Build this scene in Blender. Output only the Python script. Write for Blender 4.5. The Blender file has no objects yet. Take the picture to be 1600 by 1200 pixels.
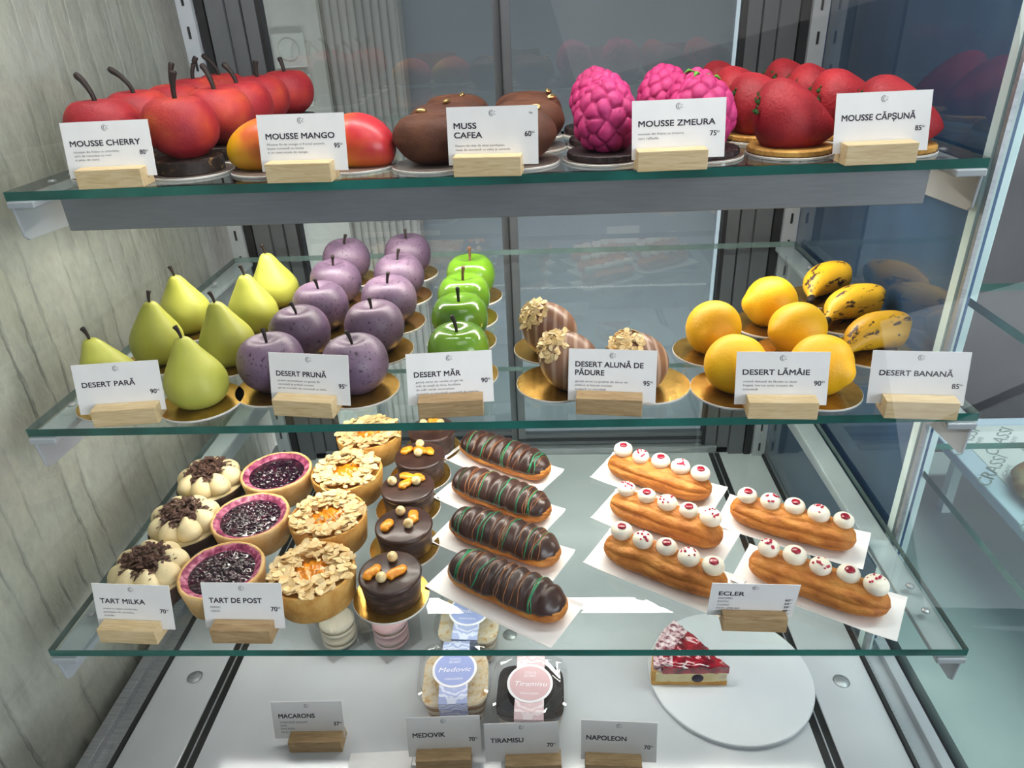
import bpy, math, random
from mathutils import Vector, Matrix, noise

random.seed(7)
S = bpy.context.scene
COL = S.collection
PI = math.pi


def lin(c):
    if isinstance(c, str):
        c = tuple(int(c[i:i + 2], 16) / 255 for i in (0, 2, 4))
    return tuple(x / 12.92 if x <= .04045 else ((x + .055) / 1.055) ** 2.4 for x in c) + (1.0,)


# ------------------------------------------------------------------ camera
cd = bpy.data.cameras.new('camera')
cam = bpy.data.objects.new('camera', cd)
COL.objects.link(cam)
cd.sensor_width = 36
cd.lens = 1113.3 / 1600 * 36
cd.clip_start = .02
_cy, _sy = math.cos(.0579), math.sin(.0579)
_cp, _sp = math.cos(-.4862), math.sin(-.4862)
_cr, _sr = math.cos(.0471), math.sin(.0471)
RZ = Matrix(((_cy, -_sy, 0), (_sy, _cy, 0), (0, 0, 1)))
RX = Matrix(((1, 0, 0), (0, _cp, -_sp), (0, _sp, _cp)))
RY = Matrix(((_cr, 0, _sr), (0, 1, 0), (-_sr, 0, _cr)))
RR = RZ @ RX @ RY
right, fwd, up = RR.col[0], RR.col[1], RR.col[2]
m = Matrix((right, up, -fwd)).transposed().to_4x4()
m.translation = Vector((.0594, -.5774, .556))
cam.matrix_world = m
S.camera = cam

# ------------------------------------------------------------------ exposure, world
S.view_settings.view_transform = 'Standard'
S.view_settings.look = 'None'
S.view_settings.gamma = 1
S.view_settings.exposure = 0
S.view_settings.use_curve_mapping = False
S.cycles.use_denoising = True
S.cycles.max_bounces = 10
S.cycles.transparent_max_bounces = 40
S.cycles.diffuse_bounces = 4
S.cycles.glossy_bounces = 5
S.cycles.caustics_reflective = False
S.cycles.caustics_refractive = False
S.cycles.sample_clamp_indirect = 4

W = bpy.data.worlds.new('shop_daylight')
S.world = W
W.use_nodes = True
wb = W.node_tree.nodes['Background']
wb.inputs[0].default_value = (.80, .90, 1.0, 1)
wb.inputs[1].default_value = .26


def area(name, loc, rot, sx, sy, power, color=(1, 1, 1), spread=PI):
    l = bpy.data.lights.new(name, 'AREA')
    l.shape = 'RECTANGLE'
    l.size, l.size_y = sx, sy
    l.energy = power
    l.color = color
    l.spread = spread
    o = bpy.data.objects.new(name, l)
    COL.objects.link(o)
    o.location = loc
    o.rotation_euler = rot
    return o


WARM = (1.0, .94, .84)
# LED tubes: head of the case, under the top shelf, under the middle shelf; then a fill added over the deck
area('case_head_light', (0, .12, .80), (math.radians(4), 0, 0), .86, .05, 4.2, (1, .965, .91))
area('shelf_channel_light', (0, .265, .405), (math.radians(-4), 0, 0), .80, .016, 3.4, WARM)
area('middle_shelf_light', (0, .17, .196), (0, 0, 0), .80, .030, 2.0, WARM)
area('deck_fill', (.0, .05, -.014), (0, 0, 0), .84, .014, .6, (1, .98, .95))  # fill added under the lowest shelf to brighten the deck front
# daylight from the shop window across the room, ceiling panel of the shop, added fills for the back wall and the next case
area('shop_window_light', (3.0, -2.7, .80), (math.radians(90), 0, math.radians(48)), 2.6, 1.7, 95, (.90, .95, 1))
area('shop_ceiling_light', (.8, -1.2, 2.3), (math.radians(28), 0, math.radians(20)), 1.6, 1.0, 12, (1, .97, .93))
area('back_wall_fill', (-.1, .66, .85), (math.radians(72), 0, 0), 2.4, .3, 2.2, (.95, .98, 1))  # added out of view to brighten the wall behind the doors
area('low_back_wall_fill', (0, .66, -.42), (math.radians(112), 0, 0), 2.4, .2, 18, (.95, .98, 1))  # added behind the deck edge to lift the lower back wall
area('next_case_fill', (.95, .10, .74), (0, 0, 0), .8, .05, 6, (.93, .98, 1))  # added to brighten the neighbouring deck and tray

# ------------------------------------------------------------------ node helpers


class NT:
    def __init__(s, name):
        s.m = bpy.data.materials.new(name)
        s.m.use_nodes = True
        s.t = s.m.node_tree
        s.t.nodes.clear()
        s.out = s.n('ShaderNodeOutputMaterial')

    def n(s, typ, **kw):
        nd = s.t.nodes.new(typ)
        for k, v in kw.items():
            if k.startswith('i_'):
                key = k[2:]
                key = int(key) if key.isdigit() else key.replace('_', ' ')
                nd.inputs[key].default_value = v
            else:
                setattr(nd, k, v)
        return nd

    def l(s, a, b):
        s.t.links.new(a, b)

    def coord(s, stretch=(1, 1, 1), rnd=True):
        tc = s.n('ShaderNodeTexCoord')
        mp = s.n('ShaderNodeMapping')
        mp.inputs['Scale'].default_value = stretch
        if rnd:
            oi = s.n('ShaderNodeObjectInfo')
            mu = s.n('ShaderNodeMath', operation='MULTIPLY')
            mu.inputs[1].default_value = 3.0
            s.l(oi.outputs['Random'], mu.inputs[0])
            ad = s.n('ShaderNodeVectorMath', operation='ADD')
            s.l(tc.outputs['Object'], ad.inputs[0])
            s.l(mu.outputs[0], ad.inputs[1])
            s.l(ad.outputs[0], mp.inputs['Vector'])
        else:
            s.l(tc.outputs['Object'], mp.inputs['Vector'])
        return mp.outputs[0]

    def noise(s, vec, scale, detail=4, rough=.55, dist=0):
        nz = s.n('ShaderNodeTexNoise')
        nz.inputs['Scale'].default_value = scale
        nz.inputs['Detail'].default_value = detail
        nz.inputs['Roughness'].default_value = rough
        nz.inputs['Distortion'].default_value = dist
        s.l(vec, nz.inputs['Vector'])
        return nz.outputs['Fac']

    def ramp(s, fac, stops, mode='LINEAR'):
        r = s.n('ShaderNodeValToRGB')
        e = r.color_ramp.elements
        while len(e) < len(stops):
            e.new(.5)
        for i, (p, c) in enumerate(stops):
            e[i].position = p
            e[i].color = lin(c)
        r.color_ramp.interpolation = mode
        s.l(fac, r.inputs[0])
        return r.outputs[0]

    def mix(s, fac, a, b):
        mx = s.n('ShaderNodeMix', data_type='RGBA')
        for sock, v in ((mx.inputs['Factor'], fac), (mx.inputs[6], a), (mx.inputs[7], b)):
            if hasattr(v, 'links'):
                s.l(v, sock)
            elif isinstance(v, (int, float)):
                sock.default_value = v
            else:
                sock.default_value = lin(v)
        return mx.outputs[2]

    def bump(s, h, strength, dist=.001):
        b = s.n('ShaderNodeBump')
        b.inputs['Strength'].default_value = strength
        b.inputs['Distance'].default_value = dist
        s.l(h, b.inputs['Height'])
        return b.outputs[0]

    def principled(s, color, rough=.5, metal=0, coat=0, sss=0, spec=.5, normal=None, sheen=0, sssr=.004):
        p = s.n('ShaderNodeBsdfPrincipled')
        if hasattr(color, 'links'):
            s.l(color, p.inputs['Base Color'])
        else:
            p.inputs['Base Color'].default_value = lin(color)
        if hasattr(rough, 'links'):
            s.l(rough, p.inputs['Roughness'])
        else:
            p.inputs['Roughness'].default_value = rough
        p.inputs['Metallic'].default_value = metal
        p.inputs['Coat Weight'].default_value = coat
        p.inputs['Coat Roughness'].default_value = .08
        p.inputs['Specular IOR Level'].default_value = spec
        if sss:
            p.inputs['Subsurface Weight'].default_value = sss
            p.inputs['Subsurface Radius'].default_value = (1, .5, .25)
            p.inputs['Subsurface Scale'].default_value = sssr
        if sheen:
            p.inputs['Sheen Weight'].default_value = sheen
        if normal is not None:
            s.l(normal, p.inputs['Normal'])
        s.l(p.outputs[0], s.out.inputs[0])
        return p


def mat(name, stops, scale=40, detail=4, rough=.5, bump=0, bscale=300, bdist=.001, stretch=(1, 1, 1), rnd=True, **kw):
    """colours picked by a noise field, with a finer noise for relief"""
    t = NT(name)
    v = t.coord(stretch, rnd)
    if isinstance(stops, str):
        stops = [(0, stops), (1, stops)]
    c = t.ramp(t.noise(v, scale, detail), stops)
    nrm = t.bump(t.noise(v, bscale, 3), bump, bdist) if bump else None
    t.principled(c, rough, normal=nrm, **kw)
    return t.m


def glassy(name, tint, f0=.06, dark=None, rough=0.0):
    """clear pane: see-through with a mirror layer on its outward faces"""
    t = NT(name)
    tr = t.n('ShaderNodeBsdfTransparent')
    tr.inputs[0].default_value = tint + (1,)
    gl = t.n('ShaderNodeBsdfGlossy')
    gl.inputs['Roughness'].default_value = rough
    gl.inputs['Color'].default_value = (1, 1, 1, 1)
    g = t.n('ShaderNodeNewGeometry')
    dot = t.n('ShaderNodeVectorMath', operation='DOT_PRODUCT')
    t.l(g.outputs['Incoming'], dot.inputs[0])
    t.l(g.outputs['Normal'], dot.inputs[1])
    ab = t.n('ShaderNodeMath', operation='ABSOLUTE')
    t.l(dot.outputs['Value'], ab.inputs[0])
    om = t.n('ShaderNodeMath', operation='SUBTRACT')
    om.inputs[0].default_value = 1
    t.l(ab.outputs[0], om.inputs[1])
    pw = t.n('ShaderNodeMath', operation='POWER')
    t.l(om.outputs[0], pw.inputs[0])
    pw.inputs[1].default_value = 5
    ma = t.n('ShaderNodeMath', operation='MULTIPLY_ADD')
    t.l(pw.outputs[0], ma.inputs[0])
    ma.inputs[1].default_value = 1 - f0
    ma.inputs[2].default_value = f0
    fr = t.n('ShaderNodeMath', operation='SUBTRACT')
    fr.inputs[0].default_value = 1
    t.l(g.outputs['Backfacing'], fr.inputs[1])
    mu = t.n('ShaderNodeMath', operation='MULTIPLY', use_clamp=True)
    t.l(ma.outputs[0], mu.inputs[0])
    t.l(fr.outputs[0], mu.inputs[1])
    mx = t.n('ShaderNodeMixShader')
    t.l(mu.outputs[0], mx.inputs[0])
    t.l(tr.outputs[0], mx.inputs[1])
    t.l(gl.outputs[0], mx.inputs[2])
    t.l(mx.outputs[0], t.out.inputs[0])
    return t.m


# ------------------------------------------------------------------ mesh helpers


def spline(pts, n):
    """Catmull-Rom through control points"""
    P = [Vector(p) for p in pts]
    P = [2 * P[0] - P[1]] + P + [2 * P[-1] - P[-2]]
    out = []
    for i in range(1, len(P) - 2):
        for k in range(n):
            t = k / n
            a, b, c, d = P[i - 1:i + 3]
            out.append(.5 * ((2 * b) + (c - a) * t + (2 * a - 5 * b + 4 * c - d) * t * t + (3 * b - a - 3 * c + d) * t ** 3))
    out.append(P[-2])
    return out


class MB:
    def __init__(s):
        s.v, s.f, s.mi = [], [], []

    def add(s, v, f, mi=0, M=None):
        o = len(s.v)
        s.v += [tuple(M @ Vector(p)) if M else tuple(p) for p in v]
        s.f += [[i + o for i in q] for q in f]
        s.mi += [mi] * len(f)
        return s

    def box(s, c, d, mi=0, M=None):
        x, y, z = (q / 2 for q in d)
        v = [(c[0] + a * x, c[1] + b * y, c[2] + e * z) for a in (-1, 1) for b in (-1, 1) for e in (-1, 1)]
        f = [(0, 1, 3, 2), (4, 6, 7, 5), (0, 4, 5, 1), (2, 3, 7, 6), (0, 2, 6, 4), (1, 5, 7, 3)]
        return s.add(v, f, mi, M)

    def lathe(s, prof, seg=40, fn=None, mi=0, M=None):
        v, f, rows = [], [], []
        for r, z in prof:
            if r < 1e-6:
                rows.append([len(v)])
                v.append(Vector((0, 0, z)))
            else:
                rows.append(list(range(len(v), len(v) + seg)))
                for k in range(seg):
                    a = 2 * PI * k / seg
                    v.append(Vector((r * math.cos(a), r * math.sin(a), z)))
        for A, B in zip(rows, rows[1:]):
            for k in range(seg):
                k2 = (k + 1) % seg
                if len(A) == 1 and len(B) == 1:
                    continue
                if len(A) == 1:
                    f.append((A[0], B[k2], B[k]))
                elif len(B) == 1:
                    f.append((A[k], A[k2], B[0]))
                else:
                    f.append((A[k], A[k2], B[k2], B[k]))
        if fn:
            v = [fn(p) for p in v]
        return s.add(v, f, mi, M)

    def tube(s, pts, rad, seg=10, mi=0, cap=True, flat=1.0):
        P = [Vector(p) for p in pts]
        v, f = [], []
        for i, p in enumerate(P):
            d = (P[min(i + 1, len(P) - 1)] - P[max(i - 1, 0)]).normalized()
            h = Vector((0, 0, 1)) if abs(d.z) < .9 else Vector((1, 0, 0))
            a = d.cross(h).normalized()
            b = a.cross(d)
            r = rad[i] if isinstance(rad, (list, tuple)) else rad
            for k in range(seg):
                t = 2 * PI * k / seg
                v.append(p + a * r * math.cos(t) + b * r * flat * math.sin(t))
        for i in range(len(P) - 1):
            for k in range(seg):
                k2 = (k + 1) % seg
                f.append((i * seg + k, i * seg + k2, (i + 1) * seg + k2, (i + 1) * seg + k))
        if cap:
            f.append(tuple(range(seg - 1, -1, -1)))
            f.append(tuple(range((len(P) - 1) * seg, len(P) * seg)))
        return s.add(v, f, mi)

    def prism(s, poly, z0, z1, mi=0, M=None):
        n = len(poly)
        v = [(x, y, z0) for x, y in poly] + [(x, y, z1) for x, y in poly]
        f = [tuple(range(n - 1, -1, -1)), tuple(range(n, 2 * n))]
        f += [(i, (i + 1) % n, n + (i + 1) % n, n + i) for i in range(n)]
        return s.add(v, f, mi, M)

    def build(s, name, mats, parent=None, smooth=True, bevel=0, angle=None):
        me = bpy.data.meshes.new(name)
        me.from_pydata(s.v, [], s.f)
        for mm in (mats if isinstance(mats, (list, tuple)) else [mats]):
            me.materials.append(mm)
        me.polygons.foreach_set('material_index', s.mi)
        me.polygons.foreach_set('use_smooth', [smooth] * len(s.f))
        me.update()
        if angle and smooth:
            me.set_sharp_from_angle(angle=math.radians(angle))
        o = bpy.data.objects.new(name, me)
        COL.objects.link(o)
        if parent:
            o.parent = parent
        if bevel:
            b = o.modifiers.new('bevel', 'BEVEL')
            b.width = bevel
            b.segments = 2
            b.limit_method = 'ANGLE'
        return o


def tag(o, label=None, cat=None, group=None, kind=None):
    for k, v in (('label', label), ('category', cat), ('group', group), ('kind', kind)):
        if v:
            o[k] = v
    return o


def empty(name, loc=(0, 0, 0), rz=0):
    o = bpy.data.objects.new(name, None)
    o.empty_display_size = .02
    COL.objects.link(o)
    o.location = loc
    o.rotation_euler = (0, 0, rz)
    return o


def dup(o, parent=None):
    """a copy of a thing with copies of its parts and their sub-parts"""
    c = o.copy()
    COL.objects.link(c)
    c.parent = parent
    for k in ('label', 'group'):
        if parent is None and k in c:
            del c[k]
    for ch in list(o.children):
        dup(ch, c)
    return c


def put(proto, used, loc, rz, label, group):
    o = dup(proto) if used else proto
    o.location = loc
    o.rotation_euler = (0, 0, rz)
    o['label'] = label
    if group:
        o['group'] = group
    return o


def struct(o):
    o['kind'] = 'structure'
    return o


def nz(p, s, seed=0):
    return noise.noise(Vector(p) * s + Vector((seed * 7.3, seed * 3.1, seed * 5.7)))


def rot(z=0, x=0, y=0, loc=(0, 0, 0), sc=None):
    M = Matrix.Translation(loc) @ Matrix.Rotation(z, 4, 'Z') @ Matrix.Rotation(x, 4, 'X') @ Matrix.Rotation(y, 4, 'Y')
    if sc:
        M = M @ Matrix.Diagonal((*sc, 1))
    return M


_tx = {}


def text_geo(body, bold):
    key = (body, bold)
    if key not in _tx:
        c = bpy.data.curves.new('t', 'FONT')
        c.body = body
        c.size = 1
        c.offset = bold
        c.resolution_u = 3
        o = bpy.data.objects.new('t', c)
        COL.objects.link(o)
        bpy.context.view_layer.update()
        dg = bpy.context.evaluated_depsgraph_get()
        me = bpy.data.meshes.new_from_object(o.evaluated_get(dg))
        v = [tuple(p.co) for p in me.vertices]
        f = [tuple(p.vertices) for p in me.polygons]
        bpy.data.objects.remove(o)
        bpy.data.curves.remove(c)
        bpy.data.meshes.remove(me)
        _tx[key] = (v, f)
    return _tx[key]


def lettering(mb, body, x, y, cap, width=None, bold=.0, align='L', M=None, sx=1.0, slant=0):
    """flat letters: baseline at y, capitals 'cap' tall, optionally fitted to 'width'"""
    v, f = text_geo(body, 0)
    k = cap / .73
    x0, x1 = min(p[0] for p in v), max(p[0] for p in v)
    kx = width / (x1 - x0) if width else k * sx
    wd = (x1 - x0) * kx
    ox = x if align == 'L' else (x - wd if align == 'R' else x - wd / 2)
    d = bold * cap
    for q, (dx, dy) in enumerate([(0, 0)] if not d else [(-d, -d), (d, -d), (-d, d), (d, d)]):
        mb.add([(ox + (p[0] - x0) * kx + dx + slant * p[1] * k, y + p[1] * k + dy, q * 4e-6) for p in v], f, 0, M)


# ------------------------------------------------------------------ materials
Z1, Z2, Z3, ZD = .4211, .2107, 0.0, -.2
Y1, Y2, Y3, YB = .0855, 0.0, -.0835, .5374

GLASS = glassy('shelf_glass', (.955, .985, .975), .045)
EDGE = mat('glass_cut_edge', [(.3, '0b4a42'), (.7, '1c7468')], 12, rough=.12, coat=.5, stretch=(1, 1, 1))
DOORGLASS = glassy('door_glass', (.80, .84, .86), .11)
SIDEGLASS = glassy('side_glass', (.95, .97, .96), .11)
LEFTGLASS = glassy('left_side_glass', (.96, .98, .97), .035)
FRONTGLASS = glassy('front_glass', (.985, .99, .99), .012)
PLASTIC = glassy('clear_plastic', (.95, .95, .95), .12)
STEEL = mat('satin_grey_metal', [(.3, '9a9fa3'), (.7, 'b4b8bb')], 30, rough=.38, metal=.55, stretch=(1, 12, 12), bump=.05)
CHANNEL = mat('brushed_channel_metal', [(.3, '7a7e82'), (.7, '82868a')], 30, rough=.4, metal=.3, stretch=(1, 12, 12))
LIGHTGREY = mat('pale_grey_paint', [(.3, 'a3aab0'), (.7, 'b3b9be')], 14, rough=.42)
DARKMETAL = mat('anodised_grey_frame', [(.3, '686b6f'), (.7, '6f7276')], 20, rough=.4, metal=.45)
BLACK = mat('black_rubber', [(.3, '141416'), (.7, '232426')], 40, rough=.5)
GROOVE = mat('dark_joint_strip', [(.3, '1d1f1f'), (.7, '2c2e2d')], 60, rough=.3, metal=.3)
WHITEDECK = mat('white_deck_panel', [(.3, 'bec4c8'), (.7, 'cacfd3')], 8, rough=.16, coat=.3, bump=.02, bscale=60)
PAPER = mat('white_card_paper', [(.3, 'f0efee'), (.7, 'f6f5f4')], 60, rough=.6, bump=.03, bscale=900)
INK = mat('dark_plum_ink', [(0, '2a2030'), (1, '33283a')], 50, rough=.6)
INKGREY = mat('grey_ink', [(0, '57525c'), (1, '68636c')], 50, rough=.6)
GOLD = mat('gold_foil_board', [(.3, 'b48a3c'), (.7, 'd4ac58')], 90, rough=.22, metal=.9, bump=.12, bscale=500)
SILVER = mat('pale_kraft_board', [(.3, '8f8279'), (.7, 'a89b92')], 60, rough=.25, metal=.5)
BOARDRIM = mat('board_rim', [(.3, 'd8d4cc'), (.7, 'e6e2dc')], 60, rough=.5)


def wood_mat(name, a, b, c):
    t = NT(name)
    v = t.coord((6, 60, 60))
    g = t.noise(v, 6, 5, .6, 1.2)
    col = t.ramp(g, [(.25, a), (.5, b), (.75, c)])
    t.principled(col, .55, normal=t.bump(g, .08))
    return t.m


WOOD = wood_mat('pale_birch_wood', 'c6a878', 'dcc294', 'e8d4ac')
WOODDARK = wood_mat('brown_birch_wood', '957750', 'b3946a', 'c6aa80')


def stone_mat():
    t = NT('grooved_plaster')
    tc = t.n('ShaderNodeTexCoord')
    mp = t.n('ShaderNodeMapping')
    mp.inputs['Scale'].default_value = (1, 1, .28)
    t.l(tc.outputs['Object'], mp.inputs['Vector'])
    v = mp.outputs[0]
    # near-vertical broken grooves
    mp2 = t.n('ShaderNodeMapping')
    mp2.inputs['Scale'].default_value = (1, 1, .30)
    t.l(tc.outputs['Object'], mp2.inputs['Vector'])
    w = t.n('ShaderNodeTexWave', wave_type='BANDS', bands_direction='Y', wave_profile='SAW')
    w.inputs['Scale'].default_value = 10
    w.inputs['Distortion'].default_value = 3.2
    w.inputs['Detail'].default_value = 4
    w.inputs['Detail Scale'].default_value = 2.6
    w.inputs['Detail Roughness'].default_value = .62
    t.l(mp2.outputs[0], w.inputs['Vector'])
    groove = t.ramp(w.outputs['Fac'], [(0, '000000'), (.16, 'ffffff'), (1, 'd0d0d0')])
    vis = t.noise(v, 26, 3)
    gm = t.ramp(vis, [(.42, '000000'), (.58, 'ffffff')])
    n1 = t.noise(v, 9, 5)
    n2 = t.noise(t.coord((1, 1, .6), False), 90, 4, .65)
    base = t.ramp(n1, [(.3, 'a6a49c'), (.5, 'b4b1a8'), (.75, 'c1bdb1')])
    base = t.mix(.35, base, t.ramp(n2, [(.3, '8f8c82'), (.7, 'c5c2b5')]))
    inv = t.n('ShaderNodeMath', operation='SUBTRACT')
    inv.inputs[0].default_value = 1
    t.l(groove, inv.inputs[1])
    mu = t.n('ShaderNodeMath', operation='MULTIPLY')
    t.l(inv.outputs[0], mu.inputs[0])
    t.l(gm, mu.inputs[1])
    mu2 = t.n('ShaderNodeMath', operation='MULTIPLY')
    mu2.inputs[1].default_value = .55
    t.l(mu.outputs[0], mu2.inputs[0])
    col = t.mix(mu2.outputs[0], base, '5e5b54')
    hh = t.n('ShaderNodeMath', operation='MULTIPLY_ADD')
    t.l(n2, hh.inputs[0])
    hh.inputs[1].default_value = .35
    inv2 = t.n('ShaderNodeMath', operation='MULTIPLY')
    inv2.inputs[1].default_value = -.8
    t.l(mu.outputs[0], inv2.inputs[0])
    t.l(inv2.outputs[0], hh.inputs[2])
    t.principled(col, .8, normal=t.bump(hh.outputs[0], .9, .006))
    return t.m


STONE = stone_mat()
PLASTER = mat('beige_plaster', [(.3, 'bdb8ac'), (.7, 'cbc6b9')], 12, rough=.8, bump=.4, bscale=60, bdist=.004)
GREYWALL = mat('grey_back_wall', [(.3, '7b7f81'), (.7, '85898b')], 3, rough=.6)
BLUEREFLECT = mat('blue_daylight_reflection', [(.25, '232c3c'), (.5, '33425a'), (.8, '3f536f')], 3, rough=.35)  # blue put into the wall colour in place of reflected daylight
NAVY = mat('navy_side_panel', [(.25, '2a3c58'), (.55, '3c587c'), (.8, '587a9c')], 5, rough=.3, stretch=(1, 1, .4))

# ------------------------------------------------------------------ the setting
b = MB()
b.box((-.5285, .15, .2), (.025, 1.75, 2.2))
struct(b.build('wall_left', STONE, None, False))
b = MB()
b.box((0.0, 1.31, .2), (3.6, .03, 2.6))
struct(b.build('wall_back', GREYWALL, None, False))
b = MB()
b.box((-.72, 1.24, .2), (.56, .08, 2.6))
struct(b.build('wall_plaster', PLASTER, None, False))
b = MB()
for k in range(9):                                   # fluted pillar beside the plastered wall
    b.tube([(-.425 + k * .0185, 1.225, -1.1), (-.425 + k * .0185, 1.225, 1.5)], .0105, 10)
b.box((-.351, 1.255, .2), (.175, .06, 2.6))
struct(b.build('trim_1', mat('ribbed_grey_plaster', [(.3, '9a958c'), (.7, 'aea89f')], 20, rough=.8, stretch=(1, 1, .2)), None, True, angle=50))
b = MB()
b.box((1.25, 1.20, .2), (1.35, .06, 2.6))
struct(b.build('wall_right', BLUEREFLECT, None, False))
b = MB()
b.box((.2, .4, -1.0), (3.6, 3.2, .04))
struct(b.build('floor', mat('dark_stone_floor', [(.3, '3c3b3a'), (.7, '504e4c')], 4, rough=.5), None, False))

# power sockets on the plastered wall behind the case
SOCK = mat('ivory_socket_plastic', [(.3, 'c9c5b8'), (.7, 'd4d0c4')], 30, rough=.5)
for i, z in enumerate((.49, .405)):
    so = empty('wall_socket', (-.515, 1.199, z))
    MB().box((0, -.004, 0), (.075, .008, .072)).build('cover_plate', SOCK, so, False, .003)
    q = MB()
    q.lathe([(0, -.0095), (.019, -.0095), (.021, -.0125), (.023, -.0125), (.024, -.008)], 28, M=rot(x=PI / 2, loc=(0, -.018, 0)))
    q.build('outlet_well', SOCK, so, True, angle=40)
    tag(so, ('upper' if i == 0 else 'lower') + ' beige power socket on the plastered wall behind the case', 'socket', 'power sockets on the plastered wall')

# ------------------------------------------------------------------ the display case
case = tag(empty('display_case', (0, .3, ZD)), 'glass fronted refrigerated pastry case with three glass shelves', 'display case')


def cpart(name, mb, mt, smooth=False, bevel=0, parent=None, **kw):
    """case parts are given in world coordinates; shift them to the case's own origin"""
    mb.v = [(x, y - .3, z - ZD) for x, y, z in mb.v]
    return mb.build(name, mt, parent or case, smooth, bevel, **kw)


# deck: three white panels with dark joints, side gutters
for x0, x1 in ((-.452, -.377), (-.357, .357), (.377, .452)):
    cpart('deck_panel', MB().box(((x0 + x1) / 2, .21, ZD - .006), (x1 - x0, .70, .012)), WHITEDECK, bevel=.001)
for x in (-.367, .367):
    j = MB().box((x, .21, ZD - .008), (.020, .70, .012))
    j.box((x, .21, ZD - .0015), (.0016, .70, .002), 1)
    cpart('joint_strip', j, [GROOVE, STEEL])
for s in (-1, 1):
    g = MB().box((s * .4545, .21, ZD), (.004, .70, .008))
    g.box((s * .459, .21, ZD - .001), (.003, .70, .006), 1)
    cpart('deck_edge_trim', g, [BLACK, STEEL])
    g = MB().box((s * .470, .21, ZD - .010), (.02, .70, .010))
    g.box((s * .486, .21, ZD - .002), (.014, .70, .014))
    cpart('side_gutter', g, STEEL if s < 0 else LIGHTGREY, bevel=.001)
cpart('under_pan', MB().box((0, .21, ZD - .04), (.99, .72, .03)), DARKMETAL)
cpart('rear_sill', MB().box((0, .575, ZD - .002), (.96, .03, .03)), STEEL, bevel=.002)
cpart('front_sill', MB().box((0, -.158, ZD - .17), (.99, .02, .54)), STEEL, bevel=.002)
for x, y in ((-.41, .05), (.415, .045), (.0, .12)):
    cpart('drain_cap', MB().lathe([(0, ZD + .0015), (.007, ZD + .0015), (.009, ZD), (.0098, ZD)], 24, lambda p, x=x, y=y: Vector((p.x + x, p.y + y, p.z))), STEEL, True)

# rear uprights with slotted rails, door frames, sliding glass doors
for s in (-1, 1):
    r = MB().box((s * .4455, .552, .30), (.022, .012, 1.0))
    k = -.18
    while k < .78:
        for dz in (0,):
            r.box((s * .4455, .5455, k), (.0032, .0012, .016), 1)
        k += .0425
    cpart('slotted_upright', r, [LIGHTGREY, BLACK])
    f = MB().box((s * .4265, .562, .30), (.012, .02, 1.0), 1)
    f.box((s * .4055, .566, .30), (.026, .024, 1.0))
    f.box((s * .3815, .570, .30), (.020, .020, 1.0))
    f.box((s * .3600, .574, .30), (.019, .020, 1.0))
    f.box((s * .3475, .576, .30), (.006, .020, 1.0), 1)
    f.box((s * .3900, .581, .30), (.088, .006, 1.0))
    cpart('corner_frame', f, [DARKMETAL, BLACK])
for s in (-1, 1):
    y = .588 if s < 0 else .576
    cpart('sliding_door', MB().box((s * .172, y, .31), (.345, .005, 1.0)), DOORGLASS)
f = MB().box((-.006, .586, .31), (.012, .016, 1.0))
f.box((.007, .575, .31), (.014, .014, 1.0))
f.box((.0, .567, .31), (.0025, .002, 1.0), 1)
cpart('meeting_stile', f, [DARKMETAL, BLACK])
f = MB()
for x0, x1, y in ((-.345, 0, .588), (0, .345, .576)):
    f.box(((x0 + x1) / 2, y, -.172), (x1 - x0, .014, .022))
    f.box(((x0 + x1) / 2, y - .008, -.172), (x1 - x0, .002, .006), 1)
cpart('door_bottom_rail', f, [DARKMETAL, BLACK])
# glass sides: the left one stands against the wall, the right one against a dark panel
cpart('side_pane', MB().box((-.502, .21, .26), (.006, .72, .95)), LEFTGLASS)
cpart('side_pane', MB().box((.4605, .338, .26), (.006, .47, .95)), SIDEGLASS)
cpart('side_backing', MB().box((.474, .338, .26), (.016, .46, .95)), NAVY)
LITPOST = mat('pale_mint_profile', [(.3, 'c2dcda'), (.7, 'd6eae8')], 20, rough=.3)
f = MB().box((.463, .0985, .26), (.013, .012, .95))
f.box((.4605, .088, .26), (.004, .006, .95), 1)
cpart('front_corner_profile', f, [LITPOST, STEEL])
# sloping front pane
fy = lambda z: Y3 + (Y1 - Y3) * z / Z1 - .028
p = MB()
q = [(fy(-.095), -.095), (fy(.66), .66)]
p.add([(sx * .49, q[i][0] + d, q[i][1]) for sx in (-1, 1) for i in (0, 1) for d in (0, .005)],
      [(0, 1, 3, 2), (4, 6, 7, 5), (0, 4, 5, 1), (2, 3, 7, 6), (0, 2, 6, 4), (1, 5, 7, 3)])
cpart('front_pane', p, FRONTGLASS)

# ------------------------------------------------------------------ glass shelves


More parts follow.
